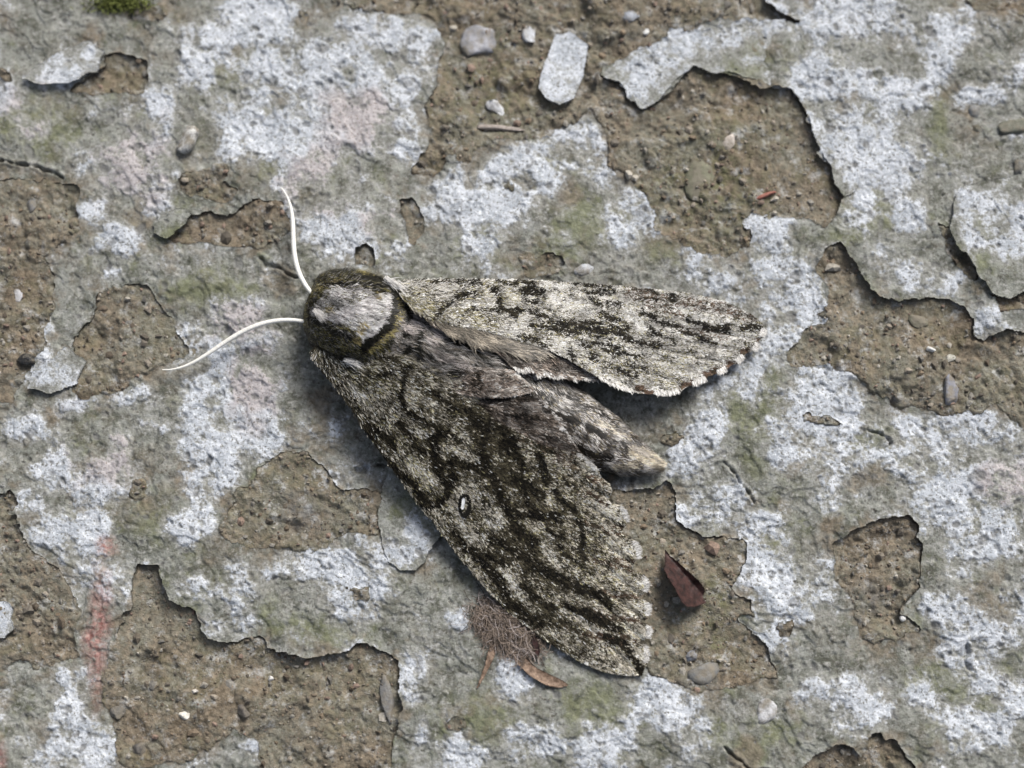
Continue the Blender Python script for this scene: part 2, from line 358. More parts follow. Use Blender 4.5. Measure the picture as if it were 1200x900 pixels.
# white paint / lichen left on the skin: cx, cy, rx, ry
WH = [(230,45,28,22),(232,85,18,32),(300,20,38,25),(345,90,50,30),(160,185,32,24),(150,212,26,18),(190,130,18,22),(80,88,42,9),(110,60,10,10),
(135,280,22,14),(110,245,14,14),(180,225,20,22),(310,165,42,26),(350,150,42,32),(300,120,26,16),(380,60,22,16),(355,215,32,26),(95,190,15,12),(260,125,12,18),(0,118,12,12),
(450,70,52,46),(470,40,42,18),(430,130,42,40),(480,110,18,32),(475,165,18,32),(440,170,30,15),(420,265,46,42),(450,250,26,32),(530,235,50,22),(565,240,45,22),(510,230,30,15),
(625,190,32,22),(660,180,32,26),(690,170,20,32),(700,215,20,15),(585,245,26,15),(600,260,20,15),(735,260,26,30),(750,235,15,12),(560,285,20,10),(775,260,10,15),(640,215,20,12),(590,200,30,12),
(820,45,70,12),(780,70,40,14),(740,95,22,20),(910,10,42,18),(960,15,52,26),(1010,20,52,22),(1050,60,26,42),(1035,95,32,32),(990,90,50,22),(950,100,26,14),(1060,110,20,26),
(1000,170,30,30),(1025,170,30,36),(1060,170,16,30),(1015,205,20,10),(1120,30,32,20),(1110,60,20,15),(1095,95,15,32),(1150,110,32,12),(1180,85,22,12),(1070,250,18,15),(1005,240,15,30),(1155,245,36,26),(1185,270,32,20),(1145,285,15,12),(900,270,26,14),(985,290,14,14),(900,290,20,10),
(850,320,52,30),(900,330,50,20),(930,345,40,32),(920,380,36,24),(900,400,32,26),(870,430,26,26),(960,450,46,22),(985,470,26,20),(920,460,26,12),(930,490,46,26),(980,510,26,26),(955,530,46,20),(970,560,42,26),(1000,545,20,18),(820,490,22,28),(810,530,22,32),(840,585,32,22),
(1070,325,32,20),(1100,330,26,18),(1160,370,20,20),(1045,540,42,18),(1130,500,32,18),(1120,525,36,22),(1160,520,32,18),(1180,550,36,26),(1150,560,30,15),(1100,590,32,22),(1063,498,12,12),(1190,590,22,22),
(820,608,46,14),(890,620,20,20),(900,650,26,32),(880,680,18,18),(940,680,32,26),(920,700,26,32),(950,715,32,18),(910,750,26,15),(925,730,20,26),(880,765,12,6),(990,825,46,28),(960,830,20,14),(830,870,26,20),(810,820,10,10),
(1110,710,36,22),(1105,735,12,20),(1150,640,26,18),(1175,610,20,36),(1120,655,15,26),(1190,690,20,32),(1165,750,32,20),(1130,760,32,20),(1190,820,20,20),(1130,845,36,20),(1075,820,14,10),(1165,800,20,12),(1115,610,12,18),(1150,860,32,20),(1010,790,20,10),
(30,495,22,18),(65,500,12,8),(85,475,18,10),(140,473,18,10),(160,465,12,8),(180,470,10,10),(270,440,46,30),(245,400,36,26),(270,370,32,20),(225,380,15,15),(310,400,20,15),(285,480,30,20),(300,505,46,22),(240,525,32,16),(245,560,32,26),(225,490,9,14),(140,525,12,14),(65,530,15,20),(60,550,26,12),(100,570,32,18),(35,590,18,12),(120,545,26,10),(160,500,15,8),(195,503,10,7),(130,320,10,10),(50,428,20,14),(45,388,12,10),(345,490,12,10),(395,500,12,14),(380,560,14,12),
(60,620,26,15),(115,625,18,20),(125,680,26,26),(140,695,15,20),(165,662,20,7),(235,610,20,14),(215,625,20,14),(225,690,26,12),(275,725,26,24),(265,740,20,14),(290,690,15,15),(275,665,15,10),(350,665,20,18),(320,670,15,12),(75,815,12,26),(90,870,26,26),(80,895,36,15),(110,870,18,14),(285,885,32,12),(400,690,20,20),(390,655,15,8),(70,790,8,10),
(475,645,26,22),(430,685,28,20),(410,700,15,20),(455,725,15,8),(535,725,12,10),(600,800,20,26),(590,790,15,15),(485,780,18,15),(485,820,15,10),(495,850,10,12),(545,885,26,15),(620,870,36,20),(700,880,32,26),(720,870,20,15),(670,875,12,10),(770,825,36,26),(775,800,14,7),(740,840,20,15),(800,835,12,14)]
FW = np.full((NY, NX), -1.0, np.float32)
for cx, cy, rx, ry in WH:
    x0, x1 = max(cx - 2 * rx - X0, 0), min(cx + 2 * rx - X0, NX); y0, y1 = max(cy - 2 * ry - Y0, 0), min(cy + 2 * ry - Y0, NY)
    sl = (slice(int(y0), int(y1)), slice(int(x0), int(x1)))
    r = np.hypot((GX[sl] + wx[sl] - cx) / rx, (GY[sl] + wy[sl] - cy) / ry)
    FW[sl] = np.maximum(FW[sl], 1 - r)
inframe = sstep(-60, -10, np.minimum(np.minimum(GX, 1200 - GX), np.minimum(GY, 900 - GY)))
FW = np.where(inframe > 0.5, FW, np.maximum(FW, -0.25))
def blur(R, k):
    for ax in (0, 1):
        for _ in range(2):
            P = np.pad(R, [(k, k) if a == ax else (0, 0) for a in (0, 1)], mode='edge'); Cs = np.cumsum(P, ax, dtype=np.float64)
            Cs = np.concatenate([np.zeros_like(np.take(Cs, [0], ax)), Cs], ax); m = R.shape[ax]
            R = (np.take(Cs, np.arange(2 * k + 1, 2 * k + 1 + m), ax) - np.take(Cs, np.arange(0, m), ax)) / (2 * k + 1)
    return R
FW = blur(np.clip(FW, -.9, .5), 6).astype(np.float32)
vv = np.clip(FW, -0.75, 0.24) * 0.95 + 1.15 * fbm(GX, GY, 38, 7, 201, 0.76) - 0.0
VV = np.clip(0.5 + 0.5 * vv, 0, 1).astype(np.float32)
WHT = sstep(-0.05, 0.12, vv).astype(np.float32)
# green film
GR = [(270,80,34,30),(210,270,22,14),(325,200,22,14),(860,78,40,24),(1160,290,30,30),(490,600,40,34),(650,290,36,30),(560,285,30,20),(640,200,30,16),(1100,130,16,50),(880,480,40,60),(900,640,24,50),(700,260,60,30),(40,140,50,40),(170,600,60,30),(380,740,60,20),(700,840,60,40),(560,840,40,40),(1020,520,30,30),(240,340,60,20),(780,300,30,20),(300,560,20,20),(1120,800,60,30),(145,6,30,10),(1010,250,50,30),(940,210,20,30),(880,860,50,30)]
G = np.zeros((NY, NX), np.float32)
for cx, cy, rx, ry in GR:
    G = np.maximum(G, np.clip(1.35 - np.hypot((GX + wx * 1.5 - cx) / rx, (GY + wy * 1.5 - cy) / ry), 0, 1))
GRN = np.clip(sstep(0.0, 0.8, G * 0.75 + 0.75 * fbm(GX, GY, 26, 6, 251, .72) - 0.05), 0, 1) * 0.8
PK = [(160,190,60,70),(370,215,60,50),(420,140,60,50),(280,380,60,30),(300,450,40,60),(120,520,60,60),(40,140,40,60),(350,600,80,40),(1180,560,40,40),(450,260,40,30)]
P = np.zeros((NY, NX), np.float32)
for cx, cy, rx, ry in PK: P = np.maximum(P, np.clip(1.2 - np.hypot((GX - cx) / rx, (GY - cy) / ry), 0, 1))
PNK = sstep(0.1, 0.7, P + 0.5 * fbm(GX, GY, 22, 4, 281)) * np.clip(P * 2, 0, 1) * 0.7
RED = np.clip(1.25 - np.hypot((GX + wx - 114 + (GY - 740) * .05) / 13, (GY - 745) / 85), 0, 1)
RED = np.maximum(RED, np.clip(1.2 - np.hypot((GX - 125) / 14, (GY - 640) / 14), 0, 1)); RED = np.maximum(RED, 0.8 * np.clip(1.2 - np.hypot((GX - 2) / 10, (GY - 890) / 30), 0, 1))

# heights (px)
MACRO = 3.5 * fbm(GX, GY, 260, 2, 301)
PIT = np.zeros((NY, NX), np.float32); HP = np.zeros((NY, NX), np.float32)
def stamp(cx, cy, r, fn):
    R = int(r * 2 + 2); ix, iy = int(cx) - X0, int(cy) - Y0
    if ix < R or iy < R or ix >= NX - R or iy >= NY - R: return
    sl = (slice(iy - R, iy + R + 1), slice(ix - R, ix + R + 1))
    fn(sl, GX[sl] - cx, GY[sl] - cy)
n = 0
while n < 5200:
    cx, cy = rng.uniform(X0, X0 + NX), rng.uniform(Y0, Y0 + NY); ix, iy = int(cx) - X0, int(cy) - Y0
    if DH[iy, ix] > -4 or (WHT[iy, ix] < 0.5 and rng.random() > 0.25): continue
    r = min(0.9 + rng.exponential(1.15), 7); k = rng.uniform(.7, 1.3); a = rng.uniform(0, 3.1); dp = rng.uniform(.5, 1.4); op = rng.random() < 0.75; pw = rng.uniform(.35, .9)
    def f(sl, dx, dy):
        u = (dx * math.cos(a) + dy * math.sin(a)) * k; v = (-dx * math.sin(a) + dy * math.cos(a)) / k
        q = np.hypot(u, v) / r
        HP[sl] += -dp * 1.3 * sstep(1.05, .75, q) + 0.3 * np.exp(-((q - 1.15) / .22) ** 2)
        if op: PIT[sl] = np.maximum(PIT[sl], sstep(1.05, .8, q) * pw)
    stamp(cx, cy, r, f); n += 1
tf = fbm(GX, GY, 70, 4, 321, 0.55) * 3.2
TER = (np.floor(tf) + sstep(0.0, 0.06, tf - np.floor(tf))) * 1.7
ridge = np.exp(-((tf - np.floor(tf) - 0.05) / 0.05) ** 2)
tf2 = fbm(GX, GY, 24, 4, 341, 0.55) * 2.2
TER2 = (np.floor(tf2) + sstep(0.0, 0.10, tf2 - np.floor(tf2))) * 0.9
HC = MACRO + TER + TER2 * 0.35 + 1.5 * WHT + HP + 1.1 * fbm(GX, GY, 12, 5, 361, .7) + 0.25 * ridge
CRK = [[(850,545),(862,558),(870,563),(885,584)],[(0,197),(40,197),(75,207)],[(855,883),(872,894),(900,903)],[(1020,505),(1034,514),(1046,520)],[(21,605),(23,640),(18,670)],[(1135,760),(1146,778)],[(300,300),(330,312),(350,330)],[(420,560),(440,548),(460,545)]]
for c in CRK:
    p = np.array(c); sl = (slice(int(p[:, 1].min()) - 20 - Y0, int(p[:, 1].max()) + 20 - Y0), slice(max(int(p[:, 0].min()) - 20 - X0, 0), int(p[:, 0].max()) + 20 - X0))
    d = seg_dist(GX[sl] + wx[sl] * 1.3, GY[sl] + wy[sl] * 1.3, c) + 1.5 * fbm(GX[sl], GY[sl], 6, 2, 381)
    HC[sl] += -6 * sstep(2.2, 0.6, d) + 1.5 * np.exp(-((d - 4) / 3.0) ** 2)
# lifted, curling rim of the skin along the hollows
curl = np.clip(0.35 + 0.9 * fbm(GX, GY, 60, 2, 391), 0, 1.4) * HRD
HC += (3.0 * curl * np.exp(np.clip(DH, -60, 0) / 7.0)) * (DEP > 0) * sstep(3, 7, DEP + 3)
RIMW = np.exp(-((DH + 2.0) / 1.8) ** 2) * (0.4 + 0.6 * curl)
# soil
sr = fbm(GX, GY, 40, 5, 401, 0.6); rg = 1 - np.abs(fbm(GX, GY, 30, 4, 421, .6)) * 2
GRA = np.zeros((NY, NX), np.float32)
n = 0
while n < 9000:
    cx, cy = rng.uniform(X0, X0 + NX), rng.uniform(Y0, Y0 + NY); ix, iy = int(cx) - X0, int(cy) - Y0
    if DH[iy, ix] < -6: n += 0.05; continue
    r = min(1.4 + rng.exponential(1.5), 9); k = rng.uniform(.75, 1.3); a = rng.uniform(0, 3.1); e = rng.uniform(.35, .8)
    def f(sl, dx, dy):
        u = (dx * math.cos(a) + dy * math.sin(a)) * k; v = (-dx * math.sin(a) + dy * math.cos(a)) / k
        q = np.clip(1 - (u * u + v * v) / (r * r), 0, 1)
        GRA[sl] = np.maximum(GRA[sl], np.sqrt(q) * r * e)
    stamp(cx, cy, r, f); n += 1
RA = 0.35 + 0.65 * sstep(-.25, .3, fbm(GX, GY, 70, 3, 461))
HS = MACRO - 2.5 - DEP + 6.0 * sr * (.4 + .6 * RA) + 2.2 * rg * RA + 1.9 * fbm(GX, GY, 9, 4, 441, .68) * RA + GRA * (.15 + .6 * RA)
HS = HS + (1 - HRD) * (TER + 2.5)
HS = np.where(DH > 0, HS, np.minimum(HS, MACRO + TER - 1.0 - 4.5 * HRD))
HS = np.minimum(HS, MACRO + 3 + TER * (1 - HRD))

def samp(R, x, y):
    fx = np.asarray(x, float) - X0; fy = np.asarray(y, float) - Y0
    fx = np.abs(fx); fx = (NX - 2) - np.abs((NX - 2) - np.mod(fx, 2 * (NX - 2)))
    fy = np.abs(fy); fy = (NY - 2) - np.abs((NY - 2) - np.mod(fy, 2 * (NY - 2)))
    xi = np.clip(fx.astype(int), 0, NX - 2); yi = np.clip(fy.astype(int), 0, NY - 2); fx = fx - xi; fy = fy - yi
    return (R[yi, xi] * (1 - fx) + R[yi, xi + 1] * fx) * (1 - fy) + (R[yi + 1, xi] * (1 - fx) + R[yi + 1, xi + 1] * fx) * fy
def ground_h(x, y):
    return np.where(samp(DH, x, y) > 0, samp(HS, x, y), samp(HC, x, y))

STEP = 1.5; MARG = 240
def lines(a, b):
    core = np.arange(a - 40, b + 40, STEP); o = [core[0]]; s = STEP
    lo = []; v = core[0]
    while v > a - 1000: s = min(s * 1.06, 4.0) if v > a - MARG else min(s * 1.15, 50); v -= s; lo.append(v)
    s = STEP; hi = []; v = core[-1]
    while v < b + 1000: s = min(s * 1.06, 4.0) if v < b + MARG else min(s * 1.15, 50); v += s; hi.append(v)
    return np.r_[lo[::-1], core, hi]
LX, LY = np.meshgrid(lines(0, 1200), lines(0, 900))
Dh = samp(DH, LX, LY)
coarse = (LX < -MARG) | (LX > 1200 + MARG) | (LY < -MARG) | (LY > 900 + MARG)

# soil sheet (only where it shows, plus a margin under the skin)
xs, ys, ui, q, e = sheet_mesh(LX, LY, np.where(coarse, 5.0, Dh + 8), STEP)
hs = samp(HS, xs, ys)
hs = np.where(coarse.ravel()[ui], np.where(Dh.ravel()[ui] > 0, samp(HS, xs, ys), samp(HC, xs, ys)) - 0.0, hs)
GRY = np.clip(1.3 - np.hypot((GX - 20) / 60, (GY - 840) / 60), 0, 1) + np.clip(1.2 - np.hypot((GX - 350) / 60, (GY - 600) / 30), 0, 1) * .8 + np.clip(1.2 - np.hypot((GX - 1010) / 28, (GY - 705) / 26), 0, 1) + np.clip(1.2 - np.hypot((GX - 1040) / 34, (GY - 480) / 40), 0, 1) * .7 + np.clip(1.2 - np.hypot((GX - 820) / 30, (GY - 795) / 20), 0, 1)
MOS = np.clip(1.3 - np.hypot((GX - 830) / 70, (GY - 210) / 70), 0, 1) + np.clip(1.2 - np.hypot((GX - 560) / 100, (GY - 110) / 70), 0, 1) * .8 + np.clip(1.2 - np.hypot((GX - 840) / 16, (GY - 720) / 70), 0, 1) + .35 * (fbm(GX, GY, 50, 2, 471) > 0.1)
PAL = sstep(0.1, .5, vv) * 0.75
A = np.stack([samp(GRY, xs, ys), samp(MOS, xs, ys), samp(PAL, xs, ys)], -1)
ground = mesh('ground', W(xs, ys, 0) + np.stack([0 * hs, 0 * hs, hs * U], -1), [q], MS, None, {'ma': np.clip(A, 0, 1)})
tag(ground, 'brown crumbly weathered mortar under a flaking skin', kind='structure')
# skin sheet
def crust_attrs(xs, ys):
    rim = samp(RIMW, xs, ys)
    w = np.clip(samp(VV, xs, ys) + 0.16 * rim * (fbm(xs, ys, 20, 2, 491) > 0.0), 0, 1)
    dd = samp(DH, xs, ys); sil = np.clip(sstep(0.40, 0.8, fbm(xs, ys, 55, 4, 481)) * 0.7 + np.exp(np.clip(dd, -80, 0) / 22) * sstep(-.45, .25, fbm(xs, ys, 22, 5, 487, .7) - .5 * samp(HRD, xs, ys)) * .95, 0, 1)
    return (np.stack([w, samp(GRN, xs, ys), samp(PNK, xs, ys)], -1), np.stack([samp(RED, xs, ys), samp(PIT, xs, ys), sil], -1))
xs, ys, ui, q, e = sheet_mesh(LX, LY, np.where(coarse, -5.0, -Dh), STEP)
hc = samp(HC, xs, ys)
ma, mb = crust_attrs(xs, ys)
top = W(xs, ys, 0); top[:, 2] = hc * U
eu = np.unique(e); mp_ = np.full(len(top), -1); mp_[eu] = np.arange(len(eu)) + len(top)
sk = top[eu].copy(); sk[:, 2] -= 2.2 * U
side = np.stack([e[:, 1], e[:, 0], mp_[e[:, 0]], mp_[e[:, 1]]], -1)
mb2 = np.r_[mb, mb[eu]]; mb2[len(mb):, 2] = 0.9
ma2 = np.r_[ma, ma[eu] * [0.2, 1, 1]]
crust = mesh('crust', np.r_[top, sk], [q, side], MC, ground, {'ma': ma2, 'mb': mb2})
tag(crust, 'thin grey skin with white paint remains and green film, flaking off')

# loose-edged plates lying over the skin
def flake(name, poly, base, lift, tx, ty, thick, seed, parent=ground, whiten=0.0, rough=3.0):
    c = np.mean(poly, 0); r = np.ptp(np.array(poly), axis=0).max() / 2
    def h(x, y):
        u, v = (x - c[0]) / r, (y - c[1]) / r
        return base + lift * np.clip(0.5 + 0.5 * (u * tx + v * ty), 0, 1.3) ** 1.6 + 0.9 * fbm(x, y, 16, 4, seed) + samp(TER2, x, y) * .25 + samp(HP, x, y)
    def fa(x, y):
        a = crust_attrs(x, y)[0]; a[:, 0] = np.clip(np.maximum(a[:, 0], whiten * (0.55 + 0.25 * fbm(x, y, 22, 4, seed + 3))), 0, 1); return a
    return plate(name, poly, h, 1.4, thick, MC, parent, rough, seed, {'ma': fa, 'mb': lambda x, y: crust_attrs(x, y)[1] * [1, 1, 0]})
flake('crust_flake', [(1112,268),(1116,240),(1128,215),(1200,203),(1290,200),(1290,335),(1200,342),(1180,349),(1162,346),(1150,325),(1136,299),(1119,286)], 4, 7, -.7, .5, 3, 601)
flake('crust_flake', [(26,90),(50,72),(75,57),(108,48),(121,60),(112,82),(92,92),(75,97),(50,98)], 4, 7, .2, .9, 2.5, 611, whiten=.8)
flake('crust_flake', [(176,262),(205,244),(226,250),(214,264),(195,279),(180,273)], 4, 7, .5, .8, 2.2, 621, whiten=.2)
flake('crust_flake', [(452,545),(480,560),(505,600),(519,625),(505,645),(488,668),(468,668),(450,650),(442,610)], 3, 9, .9, .2, 3, 631, whiten=.5)
flake('crust_flake', [(-40,700),(5,704),(15,711),(12,725),(17,738),(5,749),(-40,752)], 2, 5, .8, .2, 2.5, 641, whiten=1.0)
flake('crust_flake', [(706,90),(722,70),(760,55),(800,38),(850,27),(900,26),(940,34),(960,60),(950,95),(925,104),(895,98),(870,88),(850,85),(828,84),(815,77),(800,84),(788,97),(774,117),(752,126),(738,113),(726,97)], 3, 5, -.5, .6, 3, 651, whiten=.75)
flake('crust_flake', [(92,450),(100,425),(88,415),(78,405),(62,420),(50,420),(38,440),(32,455),(60,458)], 3, 5, -.8, -.2, 2.2, 661, whiten=.8)
flake('crust_flake', [(975,195),(978,215),(990,234),(1010,215),(1000,180),(985,160),(962,140),(950,135),(957,165)], 4, 6, -.9, .1, 2.5, 671, whiten=.3)

# ------------------------------------------------------------------ moth
HAIR = make_hair('moth_scales'); FUR = make_hair('moth_fur', 0.42, 0.3)
MEMB = make_plain('wing_membrane', (0.025, 0.021, 0.015), (0.06, 0.05, 0.036), 6, 0.7, .6)
moth = empty('moth', W(480, 410, 2))
tag(moth, 'grey and black mottled furry moth with two white antennae, wings half folded', 'moth')

# body: one lofted surface, px: cx, cy, hc, rw, rh
ST_ = np.array([(357,360,26,5,5),(361,361,28,26,20),(368,362,30,41,31),(380,364,32,49,39),(397,368,34,54,45),(415,373,36,55,48),(438,381,36,53,47),(456,388,34,49,42),(468,393,33,45,36),(482,399,33,46,37),
 (505,409,33,48,39),(535,422,32,47,38),(575,440,29,43,34),(622,464,26,39,29),(665,491,23,37,25),(705,518,19,34,20),(735,534,16,24,13),(754,541,13,14,9),(767,545,12,7,5),(776,547,11,1.5,1.5)], float)
al = np.r_[0, np.cumsum(np.hypot(*np.diff(ST_[:, :2], axis=0).T))]
BL = al[-1]
CRES = [(425,322),(445,326),(457,333),(464,345),(465,363),(458,383),(442,397),(427,408)]
def body_at(s, th):
    c = [np.interp(s, al, ST_[:, k]) for k in range(5)]
    e = 3.0
    tx = np.interp(s + e, al, ST_[:, 0]) - np.interp(s - e, al, ST_[:, 0]); ty = np.interp(s + e, al, ST_[:, 1]) - np.interp(s - e, al, ST_[:, 1])
    l = np.hypot(tx, ty) + 1e-9; tx, ty = tx / l, ty / l
    px, py = -ty, tx            # towards image-down side
    P = np.stack([c[0] + px * c[3] * np.sin(th), c[1] + py * c[3] * np.sin(th), c[2] + c[4] * np.cos(th)], -1)
    P[:, 2] -= 7.0 * np.exp(-(seg_dist(P[:, 0], P[:, 1], CRES) / 4.5) ** 2) * (np.cos(th) > 0)
    rs = (np.interp(s + e, al, ST_[:, 4]) - np.interp(s - e, al, ST_[:, 4])) / (2 * e)
    nx, nh = np.sin(th) / c[3], np.cos(th) / c[4]
    Nn = np.stack([px * nx - tx * rs * .02, py * nx - ty * rs * .02, nh], -1); Nn /= np.linalg.norm(Nn, axis=-1, keepdims=True)
    T = np.stack([tx, ty, rs * np.cos(th)], -1); T /= np.linalg.norm(T, axis=-1, keepdims=True)
    return P, Nn, T
ns, nt_ = 110, 40
S, TH = np.meshgrid(np.linspace(0, BL, ns), np.linspace(0, 2 * math.pi, nt_, endpoint=False), indexing='ij')
P_, _, _ = body_at(S.ravel(), TH.ravel())
P_[:, 2] = np.maximum(P_[:, 2], 3)
i = np.arange(ns * nt_).reshape(ns, nt_); j = np.roll(i, -1, 1)
q = np.stack([i[:-1], j[:-1], j[1:], i[1:]], -1).reshape(-1, 4)
body = reparent(mesh('body', W(P_[:, 0], P_[:, 1], P_[:, 2]), [q, i[0][None, ::-1].copy(), i[-1][None]], MEMB), moth)

def clump(x, y, dx, dy, seed, a=4.5, b=17, lo=.38, hi=1.25):
    n = fbm((x * dx + y * dy) / b * a, -x * dy + y * dx, a, 3, seed, .6); return (lo + (hi - lo) * sstep(-.45, .4, n))[:, None]
def strips(name, P, T, Nn, L, Wd, col, segs, mat, parent, lift=0.15, bend=0.0, tipcol=None, taper=0.25):
    """P base points, T direction, Nn normals (px space); one thin tapered blade each"""
    n = len(P); B = np.cross(T, Nn); B /= np.linalg.norm(B, axis=-1, keepdims=True) + 1e-9
    lift = np.broadcast_to(lift, n)[:, None]; bend = np.broadcast_to(bend, n)[:, None]
    L = np.broadcast_to(L, n)[:, None]; Wd = np.broadcast_to(Wd, n)[:, None]
    vs = []; cs = []
    for k in range(segs + 1):
        t = k / segs
        c = P + T * L * t + Nn * L * (lift * t - bend * t * t)
        w = Wd * 0.5 * ((0.55 + 1.8 * t * (1 - t)) * (1 - t) + taper * t)
        vs += [c - B * w, c + B * w]
        cc = col if tipcol is None else col * (1 - t) + tipcol * t
        cs += [cc, cc]
    V = np.stack(vs, 1).reshape(-1, 3); C = np.stack(cs, 1).reshape(-1, 3)
    k = np.arange(segs) * 2; f = np.stack([k, k + 1, k + 3, k + 2], -1)
    F = (np.arange(n)[:, None, None] * (2 * segs + 2) + f[None]).reshape(-1, 4)
    o = mesh(name, W(V[:, 0], V[:, 1], V[:, 2]), [F], mat, None, {'Col': np.clip(C, 0.004, 0.9)}, smooth=False)
    reparent(o, moth)
    if parent is not None and parent is not moth:
        o.parent = parent; o.matrix_parent_inverse = __import__('mathutils').Matrix.Identity(4)
        o.matrix_parent_inverse = parent_world(parent).inverted()
    return o
def parent_world(o):
    M = o.matrix_basis.copy()
    if o.parent: M = parent_world(o.parent) @ o.matrix_parent_inverse @ M
    return M

def strokes(lst, x, y, soft=1.6):
    o = np.zeros(np.shape(x))
    for pts, w, a in lst:
        p = np.array(pts, float)
        m = (x > p[:, 0].min() - w * 2 - 4) & (x < p[:, 0].max() + w * 2 + 4) & (y > p[:, 1].min() - w * 2 - 4) & (y < p[:, 1].max() + w * 2 + 4)
        if not m.any(): continue
        pp = [tuple(v) for v in pts] if len(pts) > 1 else [tuple(pts[0]), (pts[0][0] + .1, pts[0][1])]
        d = seg_dist(x[m], y[m], pp)
        o[m] = np.maximum(o[m], a * sstep(w * 0.5 + soft + 1, w * 0.5 - soft, d))
    return o

# ---- wings
LO = [(364,412),(370,424),(380,434),(392,450),(410,475),(430,506),(455,541),(480,576),(510,615),(540,655),(570,690),(600,720),(640,750),(680,775),(705,786),(735,791),(752,791),(754,784),(758,778),(759,766),(757,757),(743,750),(756,749),(762,740),(760,733),(743,727),(756,723),(761,713),(759,706),(741,700),(754,695),(758,684),(755,674),(736,667),(746,656),(749,644),(745,634),(726,627),(733,613),(733,600),(728,593),(711,589),(716,576),(714,568),(703,560),(699,549),(690,541),(677,531),(650,526),(630,521),(607,508),(582,496),(560,476),(545,470),(520,448),(480,425),(440,410),(400,404),(375,402)]
UP = [(470,330),(510,329),(560,329),(620,329),(680,332),(740,337),(800,343),(850,354),(880,369),(892,379),(896,388),(893,395),(888,398),(889,406),(882,411),(873,413),(871,419),(864,425),(856,427),(851,433),(840,437),(830,440),(824,446),(812,450),(803,453),(796,459),(785,461),(772,461),(762,461),(748,460),(730,456),(715,449),(700,441),(690,435),(670,423),(640,408),(600,396),(570,387),(530,379),(505,374),(485,362),(468,345)]
HU = [(490,362),(560,372),(620,388),(660,402),(712,434),(700,445),(690,445),(680,443),(670,445),(660,441),(648,442),(640,438),(630,441),(622,433),(612,435),(600,430),(585,414),(560,402),(530,392),(505,380)]
HL = [(530,458),(560,463),(590,465),(620,465),(634,468),(643,480),(652,492),(660,505),(672,522),(690,545),(640,545),(580,512),(540,480)]
FL = [(495,425),(540,430),(575,434),(602,436),(611,447),(625,456),(612,461),(590,464),(560,464),(530,458),(500,448)]
h_lo = tps([(372,425,45),(400,462,40),(430,505,36),(480,575,29),(540,655,20),(600,720,14),(680,775,10),(752,790,9),(450,450,60),(500,500,55),(560,580,41),(620,650,29),(700,730,18),(480,425,70),(520,440,70),(570,470,64),(640,515,56),(690,545,46),(700,558,43),(735,610,30),(750,660,22),(758,720,15)])
h_up = tps([(470,330,48),(560,329,30),(680,332,21),(800,343,15),(893,382,11),(485,362,76),(530,378,74),(600,396,62),(650,412,54),(700,441,46),(765,461,36),(806,452,26),(865,424,15),(600,360,47),(700,385,38),(800,400,24)])
VEIN_LO = [((500,520),(753,751)),((500,510),(753,727)),((510,500),(751,700)),((515,490),(746,666)),((520,480),(735,624)),((530,480),(720,588)),((540,478),(703,560)),((470,540),(750,790))]
VEIN_UP = [((560,350),(888,398)),((560,360),(873,413)),((560,365),(856,427)),((565,370),(838,438)),((570,375),(803,453)),((575,380),(753,460)),((540,335),(880,372))]
def veined(hf, veins, vd=2.0):
    def f(x, y):
        h = hf(x, y)
        for a, b in veins:
            d = seg_dist(x, y, [a, b]); t = np.clip(((x - a[0]) * (b[0] - a[0]) + (y - a[1]) * (b[1] - a[1])) / ((b[0] - a[0]) ** 2 + (b[1] - a[1]) ** 2), 0, 1)
            h = h - vd * sstep(.45, 1.0, t) * np.exp(-(d / 3.2) ** 2)
        return h + 0.7 * fbm(np.asarray(x, float), np.asarray(y, float), 22, 3, 701)
    return f
hv_lo = veined(h_lo, VEIN_LO); hv_up = veined(h_up, VEIN_UP, 1.3)
hv_hu = lambda x, y: h_up(x, y) - 5 - 0.10 * np.clip(y - 400, 0, 50) + 1.2 * fbm(x, y, 12, 3, 711)
hv_hl = lambda x, y: h_lo(x, y) - 3 + 1.5 * fbm(x, y, 16, 3, 721)
h_fl = tps([(495,425,62),(540,430,68),(602,437,66),(625,456,60),(560,464,68),(500,448,62),(575,448,71)])
hv_fl = lambda x, y: h_fl(x, y) + .8 * fbm(x, y, 12, 3, 731)

